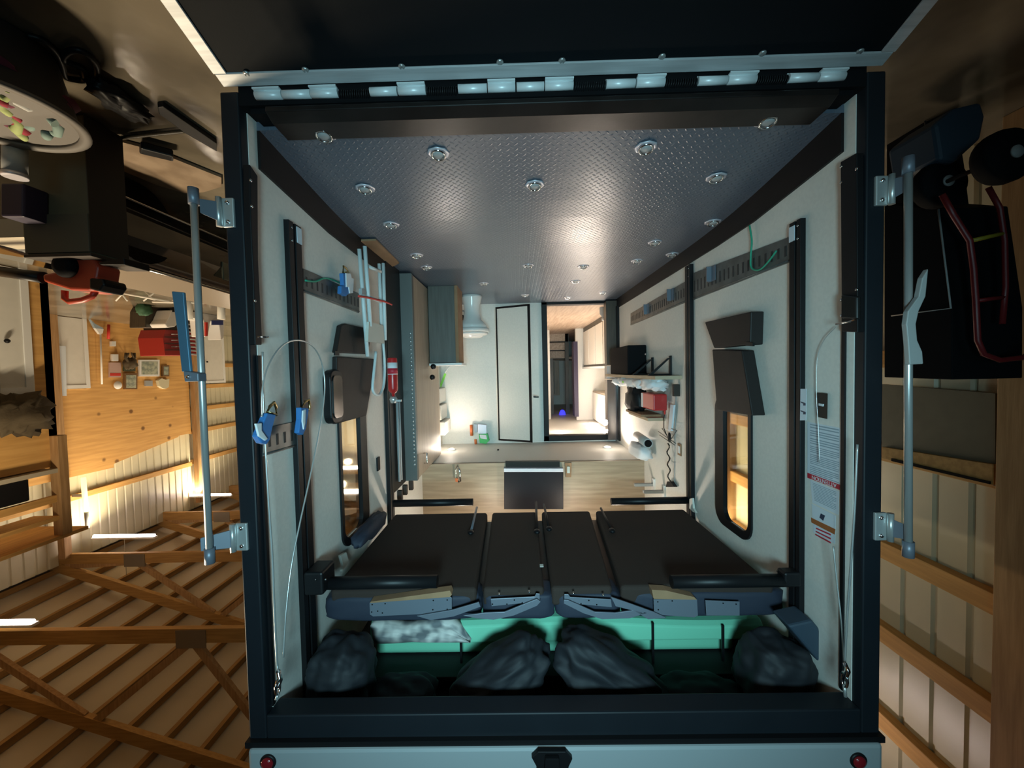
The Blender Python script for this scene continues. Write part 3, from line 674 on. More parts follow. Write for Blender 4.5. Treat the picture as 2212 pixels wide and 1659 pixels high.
t = thing('detergent_tub', 'red and white container on the shelf of the right wall', 'container', ox(-1.08, 1400, 850))
a = ox(-1.06, 1398, 849); c = ox(-1.06, 1415, 887); MB().box(-1.16, -1.04, c.y-.02, a.y+.12, a.z, c.z).build('body', m_red, t, .01); MB().box(-1.162, -1.038, a.y+.06, a.y+.122, a.z+.003, c.z-.003).build('label_panel', m_whitecloth, t, .008)
t_ = MB().blob(ox(-1.08, 1374, 862), (.09, .17, .13), .75, .35, 3, seed=4).build('black_bag', m_black); tag(t_, 'black bag on the wall shelf beside the red container', 'bag')
t = thing('cardboard_box', 'open light cardboard box on the right wall above red container', 'box', ox(-1.06, 1385, 900))
a = ox(-1.05, 1362, 888); c = ox(-1.05, 1404, 903); MB().box(-1.19, -1.03, c.y, a.y, a.z, c.z+.03).build('body', m_cardb, t, .003); MB().box(-1.19, -1.0, c.y+.1, a.y, a.z-.02, a.z).build('flap', m_brown, t)
t = thing('paper_roll', 'rolled silver tube lying high on the right wall', 'roll', ox(-1.1, 1399, 955))
p, q = ox(-1.12, 1376, 941), ox(-1.09, 1400, 958); MB().tube([p, q], .045, 20).build('tube', m_hose, t); MB().tube([q, q+(q-p).normalized()*.003], .035, 16).build('bore', m_rubber, t)
tag(MB().blob(ox(-1.1, 1382, 973), (.07, .22, .07), .6, .25, 3, seed=8).build('paper_towel_bundle', m_whitecloth), 'white wrapped bundle near the soffit on right wall', 'bundle')
t = thing('weather_antenna', 'slim white antenna with black cable fixed on the right wall', 'antenna', ox(-1.15, 1447, 930))
X = -1.16
MB().slab('x', X, X-.015, [(1448,874),(1455,875),(1450,931),(1443,931)]).build('blade', m_paper, t); MB().blob(ox(X, 1446, 945), (.012, .03, .045), 1, n=12).build('hub', m_black, t)
MB().tube([ox(X, *p) for p in ((1436,890),(1434,905),(1434,925),(1440,940))], .004, 6).build('lead', m_black, t); MB().blob(ox(X, 1436, 890), (.008, .015, .025), 1, n=10).build('lead_tip', m_red, t)
b = MB()
for p, q in (((1422,932),(1460,958)), ((1430,925),(1452,958)), ((1450,926),(1462,930)), ((1462,930),(1450,948)), ((1425,940),(1458,962))): b.tube([ox(X, *p), ox(X, *q)], .0035, 6)
b.build('wire_arms', m_grey, t)
pts = [ox(X+.008*math.sin(i*1.7), 1443+3*math.sin(i*1.1)+i*.15, 958+i*4.5) for i in range(19)]
MB().tube(pts, .006, 6).build('twisted_cable', m_dbrown, t)
MB().slab('x', X, X-.03, [(1441,1040),(1448,1040),(1456,1052),(1438,1052)]).build('plug', m_black, t)
cord('thin_cable', 'thin grey cable running up the right wall beside the antenna', m_hose, [ox(-WX+.006, *p) for p in ((1460,855),(1459,900),(1458,960),(1457,1020),(1456,1050))], .003)
b = MB(); c = ox(-WX+.004, 1468, 971); o_ = MB().box(-WX, -WX+.008, c.y-.035, c.y+.035, c.z-.05, c.z+.05).build('outlet', m_brown, bevel=.003); tag(o_, 'brown outlet plate on right wall near the second rail', 'outlet')
MB().box(-WX+.008, -WX+.012, c.y-.02, c.y+.02, c.z-.03, c.z+.03).build('socket', m_white, o_)
c = ox(-WX+.004, 1466, 848); o_ = MB().box(-WX, -WX+.05, c.y-.02, c.y+.02, c.z-.07, c.z+.03).build('wall_hook', m_dbrown, bevel=.003); tag(o_, 'small brown hook under the shelf end on right wall', 'hook')
for i, (px, py) in enumerate(((1392,1047),(1413,1062))):
    c = ox(-1.10, px, py); t = thing('folding_bracket', ['grey folding bracket on upper right wall, farther one', 'grey folding bracket on upper right wall, nearer one'][i], 'bracket', c, 'folding brackets on upper right wall')
    MB().box(-1.19, -1.0, c.y-.02, c.y+.02, c.z-.012, c.z+.012).build('arm', m_hose, t); MB().box(-WX, -1.18, c.y-.03, c.y+.03, c.z-.06, c.z+.06).build('foot', m_white, t)
tag(MB().blob(ox(-1.03, 1352, 824), (.05, .12, .02), .8, .3, 3, seed=3).build('lime_cloth', m_lime), 'lime green cloth at the far end of the wall shelf', 'cloth')
# wall stickers and cards, right wall near the ramp
XR = -WX+.0015
def sheet(name, lb, poly, mat, cat='sticker', th=.0012, parent=None, off=0):
    b = MB().slab('x', XR+off, XR+off-th, poly); o = b.build(name, mat, parent); 
    if parent is None: tag(o, lb, cat)
    return o
def lerp2(a, c, u): return (a[0]+(c[0]-a[0])*u, a[1]+(c[1]-a[1])*u)
def lines(quad, n, parent, mat, pad=.06, seed=0, th=.45):
    """rows of small print: quad = near-lower.. ordered tl, tr, br, bl in photo"""
    random.seed(seed); b = MB(); tl, tr, br, bl = quad
    for i in range(n):
        v0 = (i+.2)/n; v1 = (i+.2+th)/n; u0 = pad; u1 = 1-pad-(random.random()*.3 if i % 4 == 3 else 0)
        q = [lerp2(lerp2(tl, bl, v), lerp2(tr, br, v), u) for u, v in ((u0, v0), (u1, v0), (u1, v1), (u0, v1))]
        b.slab('x', XR+.0008, XR, q)
    return b.build('small_print', mat, parent)
s1 = sheet('safety_sheet', 'large white safety sheet with red banner on right wall', [(1744,911),(1818,925),(1819,1049),(1744,1022)], m_paper)
for i, (a, c) in enumerate(((.02, .12), (.14, .27), (.29, .42), (.44, .58), (.6, .8), (.82, .99))):
    q = [(1744, 911+111*a), (1818, 925+124*a), (1818, 925+124*c), (1744, 911+111*c)]; lines(q, max(2, int((c-a)*30)), s1, m_print, .08, i)
bn = sheet('red_banner', '', [(1744,1021),(1814,1047),(1813,1058),(1744,1032)], m_redp, parent=s1, off=.0006)
def text_on(txt, pivot, right, up, size, mat, parent, name='lettering'):
    cu = bpy.data.curves.new(name, 'FONT'); cu.body = txt; cu.size = size; cu.align_x = 'CENTER'; cu.align_y = 'CENTER'; cu.extrude = .0003
    ob = bpy.data.objects.new('tmp', cu); COL.objects.link(ob); dg = bpy.context.evaluated_depsgraph_get(); dg.update()
    me = bpy.data.meshes.new_from_object(ob.evaluated_get(dg)); bpy.data.objects.remove(ob)
    r = Vector(right).normalized(); u = Vector(up).normalized(); n = r.cross(u); org = WO[parent.name]
    for v in me.vertices: v.co = Vector(pivot)+r*v.co.x+u*v.co.y+n*v.co.z-org
    o = bpy.data.objects.new(name, me); COL.objects.link(o); me.materials.clear(); me.materials.append(mat); o.parent = parent; WO[o.name] = org; return o
pc = ox(XR+.0012, 1779, 1039.5); bl_ = ox(XR, 1744, 1026); br_ = ox(XR, 1814, 1052); wid = (bl_-br_).length
text_on('ATTENTION', pc, (0, 1, 0), (0, 0, 1), wid*.135, m_whitecloth, s1)
s2 = sheet('notice_sheet', 'pale notice with grey print above the red banner sheet', [(1750,1036),(1812,1062),(1810,1112),(1755,1086)], m_paper, off=-.0004)
lines([(1750,1040),(1811,1064),(1810,1106),(1755,1080)], 12, s2, m_print, .08, 9, .35)
s3 = sheet('caution_label', 'white label with orange band and black symbol, nearest the ceiling', [(1753,1088),(1805,1114),(1803,1175),(1757,1150)], m_paper, off=0)
sheet('orange_band', '', [(1752,1118),(1804,1143),(1803,1155),(1753,1129)], m_orangep, parent=s3, off=.0006)
sheet('symbol', '', [(1773,1109),(1782,1114),(1778,1125),(1770,1118)], m_blackp, parent=s3, off=.0006)
lines([(1762,1138),(1795,1152),(1795,1178),(1760,1158)], 3, s3, m_redp, .02, 4, .4)
sw = sheet('wall_switch', 'brown rocker switch plate on right wall above the safety sheet', [(1763,848),(1787,850),(1786,905),(1767,901)], m_dbrown, 'switch', .0025, off=.010)
MB().slab('x', XR+.014, XR+.010, [(1768,871),(1778,873),(1777,878),(1768,876)]).build('white_mark', m_whitecloth, sw)
cdx = ox(-WX+.027, 1729, 840)
o_ = MB().slab('x', -WX+.0285, -WX+.027, [(1729,840),(1742,840),(1741,908),(1728,908)]).build('warning_card', m_paper); tag(o_, 'white card with two dark symbols stuck on the right rail', 'sticker')
for y0 in (867, 886): MB().slab('x', -WX+.0295, -WX+.0285, [(1729,y0),(1740,y0+4),(1740,y0+9),(1735,y0+9),(1735,y0+5),(1730,y0+3)]).build('symbol', m_blackp, o_)

# ------------------------------------------------------------------ ramp spring boxes and cables beside the opening
def guide(sg, y_a, x0, x1, lb):
    t = thing('cable_guide', lb, 'guide', (sg*WX, .11, 1.0), 'black door cable guides at the opening')
    return t
g1 = thing('door_cable_guide', 'black bolted cable guide strip at left edge of the opening', 'guide', (1.18, .15, .95), 'black door cable guides')
MB().slab('x', WX-.03, WX-.002, [(540,355),(557,380),(558,560),(566,720),(566,745),(552,745),(548,600),(542,480)]).build('strip', m_black, g1, .003)
for px, py in ((541,390),(543,446),(550,650)): 
    p = ox(WX-.03, px, py); MB().lathe(p, [(.007, 0), (.006, -.004), (0, -.006)], 10, 'x').build('bolt', m_chrome, g1)
MB().tube([ox(1.15, 556, 728), ox(1.12, 581, 728)], .004).build('pin', m_chrome, g1)
g2 = thing('door_cable_guide', 'black bolted cable guide strip at right edge of the opening', 'guide', (-1.18, .12, .95), 'black door cable guides')
MB().slab('x', -WX+.03, -WX+.002, [(1815,350),(1850,330),(1852,718),(1818,716)]).build('strip', m_black, g2, .003)
MB().slab('x', -WX+.05, -WX+.03, [(1816,636),(1850,640),(1850,690),(1816,688)]).build('reel', m_blackgloss, g2, .006)
for px, py in ((1851,365),(1818,360),(1818,394),(1851,626),(1819,648),(1819,682)):
    p = ox(-WX+.027, px, py); MB().lathe(p, [(.007, 0), (.006, .004), (0, .006)], 10, 'x').build('bolt', m_chrome, g2)
MB().tube([ox(-1.14, 1806, 700), ox(-1.14, 1832, 696), ox(-1.14, 1848, 690)], .004).build('pin', m_chrome, g2)
for sg, nm in ((1, 'left'), (-1, 'right')):
    y = ox(sg*WX, 575 if sg > 0 else 1822, 1200).y
    tag(MB().box(sg*WX, sg*(WX-.008), y-.008, y+.008, 1.62 if sg > 0 else 1.5, 3.08).build('seam_strip', m_black), 'thin black seam strip on the %s wall beside the opening' % nm, 'trim strip')
def cable(lb, pts, r=.0035):
    return cord('door_cable', lb, m_zinc, pts, r, 'cable', 6)
X = 1.12
cable('steel ramp cable looping out across the left rail', [ox(1.10, *p) for p in ((566,900),(567,840),(580,790),(608,748),(640,735),(672,745),(692,775),(701,820),(699,870),(688,940),(672,1020),(650,1120),(630,1220),(618,1320),(612,1420))], .0035)
cable('steel ramp cable running straight up at the left edge', [ox(1.12, *p) for p in ((567,760),(569,860),(573,960),(580,1080),(588,1200),(592,1300),(598,1425),(601,1450))], .004)
cable('steel ramp cable on the right edge, left strand of two', [ox(-1.14, *p) for p in ((1800,1180),(1808,1260),(1817,1340),(1823,1430))], .003)
cable('steel ramp cable on the right edge, right strand of two', [ox(-1.12, *p) for p in ((1852,960),(1846,1100),(1838,1220),(1830,1330),(1825,1430))], .004)
cable('faint thin cable drooping behind the switch on the right wall', [ox(-1.185, *p) for p in ((1808,705),(1780,735),(1765,780),(1764,860),(1768,930),(1770,1000))], .0015)
for sg, pts, lb in ((1, ((601,1450),(606,1470),(600,1485),(597,1512)), 'bright steel snap hook at top end of the left cables'), (-1, ((1824,1432),(1832,1450),(1824,1468),(1826,1505)), 'bright steel snap hook at top end of the right cables')):
    X = sg*1.11; t = thing('snap_hook', lb, 'hook', ox(X, *pts[0]), 'snap hooks of the ramp cables')
    P = [ox(X, *p) for p in pts]
    MB().tube([P[0], P[1], P[2]], .008).build('sleeve', m_chrome, t)
    c = P[2]; ring = [c+Vector((0, .014*math.cos(a), .028*math.sin(a))) for a in [2*math.pi*k/14 for k in range(14)]]
    MB().tube(ring, .005, 8, closed=True).build('hook_ring', m_chrome, t); MB().tube([P[2]+Vector((0,0,.02)), P[3]], .006).build('pin', m_zinc, t)

# ------------------------------------------------------------------ door lock rods beside the frame
def lockrod(sg, pa, pb, br, lb, Y=-.07):
    t = thing('door_lock_rod', lb, 'lock rod', oy(Y, *pa), 'steel lock rods beside the rear frame')
    MB().tube([oy(Y, *pa), oy(Y, *pb)], .0125, 14).build('rod', m_zinc, t)
    for (x0, y0, x1, y1, ff) in br:
        P = [oy(-.012, x0, y0), oy(-.012, x1, y1)]; xs = sorted((P[0].x, P[1].x)); zs_ = sorted((P[0].z, P[1].z))
        # plate on the frame
        lo, hi = (xs[0], xs[0]+.047) if sg > 0 else (xs[1]-.047, xs[1])
        br_ = MB().box(lo, hi, -.012, .001, zs_[0], zs_[1]).build('bracket', m_zinc, t, .004)
        o2 = (hi, hi+.012) if sg > 0 else (lo-.012, lo)
        MB().tube([(sum(o2)/2, -.018, zs_[0]), (sum(o2)/2, -.018, zs_[1])], .011, 12).build('hinge_barrel', m_zinc, br_)
        rx = oy(Y, (pa[0]+pb[0])/2, (y0+y1)/2).x; e = sum(o2)/2
        MB().hexa([(e,-.03,zs_[0]+.02),(rx,Y-.008,zs_[0]+.03),(rx,Y+.004,zs_[0]+.03),(e,-.012,zs_[0]+.02),(e,-.03,zs_[1]-.02),(rx,Y-.008,zs_[1]-.03),(rx,Y+.004,zs_[1]-.03),(e,-.012,zs_[1]-.02)]).build('hinge_arm', m_zincd, br_, .002)
        for zz_ in (zs_[0]+.02, zs_[1]-.02): MB().lathe(((lo+hi)/2, -.012, zz_), [(.009, 0), (.007, -.005), (0, -.007)], 12, 'y').build('bolt', m_chrome, br_)
    for q in (pa, pb):
        p = oy(Y, *q); MB().tube([p+Vector((0,0,-.03)), p+Vector((0,0,.03))], .018, 14).build('cam_end', m_zincd, t)
    return t
lr = lockrod(1, (418,424), (453,1200), [(478,427,506,490,0), (508,1131,535,1190,0)], 'steel lock rod with two hinges left of the rear frame')
MB().slab('y', -.10, -.088, [(370,629),(396,631),(402,700),(412,803),(392,803),(383,720)]).build('lever_handle', m_bluebar, lr, .003)
MB().slab('y', -.11, -.07, [(395,801),(428,806),(429,824),(398,825)]).build('handle_clamp', m_zincd, lr, .004)
MB().lathe(oy(-.11, 407, 814), [(.008, 0), (.006, -.006), (0, -.007)], 12, 'y').build('clamp_bolt', m_chrome, lr)
rr = lockrod(-1, (1962,357), (1962,1186), [(1893,379,1921,443,0), (1891,1108,1915,1168,0)], 'steel lock rod with two hinges right of the rear frame')
MB().slab('y', -.11, -.09, [(2006,580),(2000,640),(1985,672),(1979,700),(1982,735),(1993,760),(1995,786),(1965,788),(1962,740),(1958,700),(1962,672),(1985,640),(1993,600)]).build('lever_handle', m_grout, rr, .003)

# ------------------------------------------------------------------ bunk beds at the ceiling
ZB = 2.81
def bx(px, py): return oz(ZB, px, py)
t = thing('folding_bunk', 'raised black folding bunk hanging across the trailer under the mattress', 'bunk bed', (0, .45, ZB))
pan = [((862,1078),(1058,1082),(1026,1288),(738,1262)), ((1068,1079),(1156,1082),(1178,1290),(1040,1290)), ((1166,1082),(1262,1080),(1333,1290),(1194,1290)), ((1275,1082),(1490,1078),(1688,1256),(1352,1290))]
for q in pan:
    P = [bx(*p) for p in q]; yf = 1.50; yn = .42
    P2 = [Vector((P[0].x, yf, ZB)), Vector((P[1].x, yf, ZB)), Vector((P[2].x, yn, ZB)), Vector((P[3].x, yn, ZB))]
    a = max(P2[0].x, P2[3].x) if q[0][0] < 900 else (P2[0].x+P2[3].x)/2
    P2[0].x = min(1.17, P2[0].x); P2[3].x = min(1.17, P2[3].x); P2[1].x = max(-1.17, P2[1].x); P2[2].x = max(-1.17, P2[2].x)
    if q is pan[0]: P2[0].x = P2[3].x = 1.13
    if q is pan[3]: P2[1].x = P2[2].x = -1.13
    MB().prism(P2, (0, 0, .10)).build('cushion_panel', m_pan, t, .02, 4)
MB().box(-1.12, 1.12, .50, 1.46, ZB+.06, ZB+.12).build('deck', m_black, t)
for (q, py, Y, nm) in (((850, 1022), 1086, 1.53, 1), ((1320, 1488), 1082, 1.53, 1)):
    p0, p1 = oy(Y, q[0], py), oy(Y, q[1], py); z = (p0.z+p1.z)/2; x0, x1 = p0.x, p1.x
    MB().tube([(x0, Y, z), (x1, Y, z)], .028, 14).build('cross_tube', m_black, t)
for q, py in (((692, 945), 1258), ((1450, 1712), 1255)):
    Y = .33; p0, p1 = oy(Y, q[0], py), oy(Y, q[1], py); z = (p0.z+p1.z)/2
    MB().tube([(p0.x, Y, z), (p1.x, Y, z)], .030, 16).build('cross_tube', m_black, t)
# long latches under the panels
for a, c in (((1030,1096),(1017,1150)), ((1158,1084),(1160,1148)), ((1175,1090),(1186,1142)), ((1298,1098),(1322,1146))):
    z = ZB-.02; p, q = oz(z, *a), oz(z, *c); MB().tube([p, q], .009, 8).build('latch_arm', m_zincd if a[0] < 1100 else m_base, t); MB().blob(q, (.022, .03, .015), 1, n=12).build('latch_knob', m_black, t)
tg = oz(ZB-.002, 1170, 1222); MB().box(tg.x-.01, tg.x+.01, tg.y-.014, tg.y+.014, ZB-.004, ZB-.001).build('care_tag', m_tape, t)
# front cushion edge + steel brackets and folding arms
Yf = .40
def fy(px, py, Y=Yf): return oy(Y, px, py)
z0 = fy(1100, 1292).z; z1 = fy(1100, 1340).z
for xa_, xb_ in ((690, 1040), (1040, 1200), (1200, 1345), (1345, 1705)):
    a = fy(xa_, 1300); c = fy(xb_, 1300); b = MB()
    b.blob(((a.x+c.x)/2, Yf+.10, (z0+z1)/2+.0), (abs(a.x-c.x)/2, .09, (z1-z0)/2+.012), .35, .05, 4, n=40, seed=xa_); b.build('front_bolster', m_navy, t)
def plate(poly, Y, th=.006, nm='steel_bracket', mat=m_zincd): 
    o = MB().slab('y', Y, Y+th, poly).build(nm, mat, t, .0015); return o
for poly, holes in (([(798,1302),(972,1289),(976,1292),(976,1322),(972,1324),(806,1332),(799,1328)], [(804,1306),(832,1304),(803,1322),(816,1320),(826,1324),(936,1297),(966,1296),(935,1317),(966,1316)]),
                    ([(1060,1294),(1155,1289),(1158,1282),(1166,1283),(1166,1296),(1160,1300),(1062,1310)], [(1064,1305),(1111,1296),(1128,1302),(1095,1305)]),
                    ([(1219,1284),(1228,1284),(1232,1290),(1320,1295),(1322,1312),(1235,1304),(1219,1296)], [(1272,1297),(1255,1304),(1289,1306)]),
                    ([(1412,1295),(1506,1295),(1508,1330),(1500,1334),(1413,1328)], [(1421,1300),(1452,1298),(1422,1317)]), ([(1524,1297),(1598,1300),(1598,1330),(1526,1330)], [(1562,1303),(1590,1305)])):
    br_ = plate(poly, Yf-.02)
    b = MB()
    for h in holes: b.lathe(oy(Yf-.0205, *h), [(.0035, 0), (.0035, -.001)], 10, 'y')
    b.build('bolt_hole', m_rubber, br_)
plate([(800,1300),(972,1276),(976,1285),(972,1290),(800,1303)], Yf-.03, .05, 'wood_strip', m_brown); plate([(1408,1274),(1440,1276),(1500,1290),(1506,1296),(1412,1294)], Yf-.03, .05, 'wood_strip', m_brown)
for poly in ([(900,1331),(976,1318),(1034,1301),(1038,1311),(980,1332),(930,1340)], [(1000,1330),(1048,1324),(1090,1322),(1160,1294),(1168,1300),(1160,1309),(1110,1330),(1066,1339),(1030,1336)],
             [(1218,1296),(1228,1297),(1285,1322),(1330,1324),(1372,1318),(1400,1324),(1360,1336),(1300,1338),(1260,1325),(1218,1304)], [(1320,1290),(1350,1300),(1412,1322),(1440,1335),(1400,1338),(1370,1320),(1330,1310)]):
    plate(poly, Yf-.035, .008, 'folding_arm')
for px, py in ((1078,1283),(1143,1278),(1239,1281),(1303,1285)): MB().lathe(oy(Yf-.03, px, py), [(.006, 0), (.005, -.006), (0, -.008)], 10, 'y').build('bolt', m_chrome, t)
# mattress, blanket, straps, upper bunk, pillows
zA = oy(.55, 1100, 1345).z; zM = oy(.55, 1100, 1392).z; zC = oy(.55, 1100, 1434).z
t = thing('foam_mattress', 'folded mint green foam mattress lying above the black bunk', 'mattress', (0, 1.0, zA))
xl_ = oy(.55, 800, 1390).x; xr_ = oy(.55, 1650, 1390).x
b = MB(); n = 26; vs = []; fs = []
def sag(u): return .012*math.sin(u*9)-.008*math.sin(u*4+1)
for i in range(n+1):
    u = i/n; x = xl_+(xr_-xl_)*u; s = sag(u)
    for (dy, z) in ((0.03, zA+s), (0.0, zA+.02+s), (0.0, zM-.012), (.03, zM), (.95, zM), (.95, zA+s)): vs.append((x, .55+dy, z))
for i in range(n):
    for k in range(6): fs.append((i*6+k, i*6+(k+1) % 6, (i+1)*6+(k+1) % 6, (i+1)*6+k))
fs += [tuple(range(6)), tuple(range(n*6, n*6+6))[::-1]]
b.add(vs, fs).build('lower_fold', m_green, t, .008)
MB().box(xl_, xr_+.12, .625, 1.5, zM+.002, 3.30).build('upper_fold', m_green, t, .02, 3)
for px, y0, y1 in ((1411,1347,1434),(1563,1352,1430),(995,1384,1434)):
    c = oy(.535, px, y0); c2 = oy(.535, px, y1); b = MB().box(c.x-.006, c.x+.006, .538, .548, c.z, c2.z); o_ = b.build('webbing_strap', m_black); tag(o_, {1411:'black strap around green mattress, middle right', 1563:'black strap around green mattress, rightmost', 995:'thin black strap on green mattress below the blanket'}[px], 'strap', 'black straps around the green mattress')
b = MB(); n = 20; vs = []; fs = []; top = [(800,1352),(840,1350),(880,1352),(915,1346),(950,1342),(975,1352),(1000,1372),(1016,1388)]; bot = [(808,1391),(850,1390),(890,1387),(920,1388),(950,1388),(975,1388),(1000,1388),(1016,1389)]
for i, (a, c) in enumerate(zip(top, bot)):
    for k in range(6):
        q = lerp2(a, c, k/5); p = oy(.50+.02*math.sin(k*1.3+i), *q); vs.append(p)
    p = oy(.50, *c); vs.append(p+Vector((0, .10, .004))); vs.append(Vector((vs[-7].x, .60, vs[-7].z)))
m8 = 8
for i in range(len(top)-1):
    for k in range(m8): fs.append((i*m8+k, i*m8+(k+1) % m8, (i+1)*m8+(k+1) % m8, (i+1)*m8+k))
fs += [tuple(range(m8)), tuple(range((len(top)-1)*m8, len(top)*m8))]
tag(b.add(vs, fs, True).build('blanket', m_blanket), 'white and dark patterned blanket hanging over the green mattress', 'blanket')
t = thing('upper_bunk', 'flat black upper bunk just below the trailer ceiling', 'bunk bed', (0, .9, 3.15))
MB().box(-1.13, 1.13, .46, 1.5, 3.305, 3.33).build('deck', m_board, t, .004); MB().box(-1.10, 1.10, .48, 1.48, 3.331, 3.37).build('thin_mattress', m_navy, t, .01)
MB().box(-1.17, -1.13, .56, .60, 3.24, 3.33).build('side_bracket', m_base, t)
def pillow(cpx, cpy, w, h, Y, rot, lb, d=.14, seed=0, mat=m_pillow):
    c = oy(Y, cpx, cpy); dep = (Y-CAM.y)/F; R = Matrix.Rotation(math.radians(rot), 3, 'Y')
    o = MB().blob(c, (w*dep/2*1.02, d, h*dep/2*1.0), .72, .17, 2.3, R, n=112, seed=seed).build('pillow', mat); tag(o, lb, 'pillow', 'charcoal pillows stuffed on the raised bunk'); return o
pillow(741, 1455, 128, 156, .30, 0, 'charcoal pillow at far left, standing upright on bunk', seed=1)
pillow(870, 1505, 140, 62, .32, 0, 'flat charcoal pillow second from the left', .12, 2)
pillow(1078, 1462, 225, 110, .30, -33, 'charcoal pillow left of the middle, tilted over mattress', seed=3)
pillow(1315, 1455, 245, 118, .30, 32, 'charcoal pillow right of the middle, tilted over mattress', seed=4)
pillow(1512, 1505, 170, 62, .32, 0, 'flat charcoal pillow second from the right', .12, 5)
pillow(1668, 1450, 128, 156, .30, 12, 'charcoal pillow at far right, wrinkled and upright', seed=6)
o_ = MB().slab('y', .22, .34, [(1702,1352),(1755,1340),(1812,1408),(1800,1424),(1770,1432)]).build('storage_box', m_bluet, bevel=.01); tag(o_, 'dark blue box wedged beside the far right pillow', 'box')
# small white bits by the bunk corners
tag(MB().slab('x', 1.16, 1.175, [(736,1200),(748,1193),(754,1212),(740,1234),(742,1222)]).build('torn_tape', m_tape), 'torn white tape near the left end of the bunk', 'tape')
tag(MB().slab('x', -1.165, -1.18, [(1489,1078),(1495,1076),(1497,1098),(1503,1108),(1497,1106),(1489,1098)]).build('torn_tape', m_tape), 'torn white tape below the far right bunk corner', 'tape')
t = thing('rail_clip', 'small bright hook on the near right corner of the bunk', 'hook', ox(-1.12, 1685, 1240))
MB().tube([ox(-1.12, 1678, 1233), ox(-1.12, 1684, 1237), ox(-1.12, 1686, 1250)], .004).build('wire', m_chrome, t); MB().box(-1.18, -1.10, .30, .36, 2.69, 2.76).build('block', m_black, t, .01)
t = thing('lift_motor', 'black lift block with two bolts at near left bunk corner', 'bracket', ox(1.12, 690, 1250))
c = ox(1.12, 690, 1248); MB().box(1.08, 1.17, c.y-.05, c.y+.08, c.z-.05, c.z+.06).build('block', m_black, t, .01)
for px in (682, 703): MB().lathe(oy(c.y-.052, px, 1252), [(.006, 0), (0, -.005)], 10, 'y').build('bolt', m_chrome, t)
tag(MB().blob(ox(1.13, 800, 1140), (.05, .25, .05), .8, .3, 3, seed=12).build('rolled_curtain', m_navy), 'grey rolled curtain along the left end of the bunk', 'curtain')

# ================================================================== BARN
G = .17
b = MB().box(-3.2, 14, -9, 16, G-.1, G); st(b, 'floor', m_barnfloor)
XW = 11.0
# left barn side wall (plywood lower, steel upper)
b = MB().box(XW, XW+.1, -9, 11.3, G, 3.55); P = [ox(XW, *p) for p in ((60,900),(385,900),(385,944),(246,1002),(246,1010),(60,1052))]
b.prism([Vector((XW, p.y, 3.55 if i < 2 else p.z)) for i, p in enumerate(P)], (.1, 0, 0)); st(b, 'wall_barn_left', m_ply)
def ribbed(x, sg, y0, y1, z0, z1, pitch=.23, d=.02):
    b = MB(); prof = []; y = y0
    while y < y1:
        prof += [(x, y), (x, y+pitch*.72), (x+sg*d, y+pitch*.8), (x+sg*d, y+pitch*.92)]; y += pitch
    vs = []; n = len(prof)
    for (xx, yy) in prof: vs += [(xx, yy, z0), (xx, yy, z1)]
    b.add(vs, [(2*i, 2*i+2, 2*i+3, 2*i+1) for i in range(n-1)]); return b
st(ribbed(XW+.12, 1, -9, 16, G, 6.1), 'wall_barn_left_steel', m_steel)
girts = []
def timber(name, lb, mat, box, grp, cat='beam'):
    return tag(MB().box(*box).build(name, mat, bevel=.004), lb, cat, grp)
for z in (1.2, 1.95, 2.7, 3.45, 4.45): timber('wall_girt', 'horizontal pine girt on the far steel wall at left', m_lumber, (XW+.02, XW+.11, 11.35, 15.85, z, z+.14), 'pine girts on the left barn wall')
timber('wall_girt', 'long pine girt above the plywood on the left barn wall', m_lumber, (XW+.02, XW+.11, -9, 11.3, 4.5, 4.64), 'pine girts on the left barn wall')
for y in (7.4, 11.35, 14.4): timber('wall_post', 'square pine post against the left barn wall', m_lumz, (XW-.16, XW, y, y+.15, G, 5.9), 'pine posts of the left barn wall', 'post')
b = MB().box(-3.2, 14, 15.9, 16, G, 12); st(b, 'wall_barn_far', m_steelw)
# near partition with a garage door
XP = 6.9
b = MB().box(XP, XP+.1, -6, 4.1, G, 2.95); b.box(XP, XW, 4.0, 4.1, G, 2.95); st(b, 'wall_partition', m_ply)
def doorpx(n, X, x0, x1, y0, y1, mat=m_doorw, trim=.09, knob=None):
    a, c = ox(X-.03, x0, y0), ox(X-.03, x1, y1); ya, yb = sorted((a.y, c.y)); za = max(G, a.z) if a.z < c.z else G; zb = (c.z+ox(X-.03, x0, y1).z)/2
    d = MB().box(X-.03, X+.002, ya, yb, G+.01, zb).build('door_%d' % n, mat, bevel=.004); d['kind'] = 'structure'
    b = MB(); b.box(X-.045, X, ya-trim, ya, G, zb+trim); b.box(X-.045, X, yb, yb+trim, G, zb+trim); b.box(X-.045, X, ya, yb, zb, zb+trim); b.build('casing', m_white, d, .003)
    MB().blob((X-.07, ya+.08, G+1.0), (.03, .03, .03), 1, n=12).build('door_handle', m_black, d)
doorpx(2, XP, -20, 56, 560, 838)
doorpx(3, XW, 108, 186, 660, 832)
doorpx(4, XW, 437, 483, 690, 822)
tag(MB().slab('x', XW-.10, XW-.05, [(107,745),(142,748),(144,855),(110,855)]).build('paper_board', m_paper), 'pale hanging board partly over the white door', 'board')
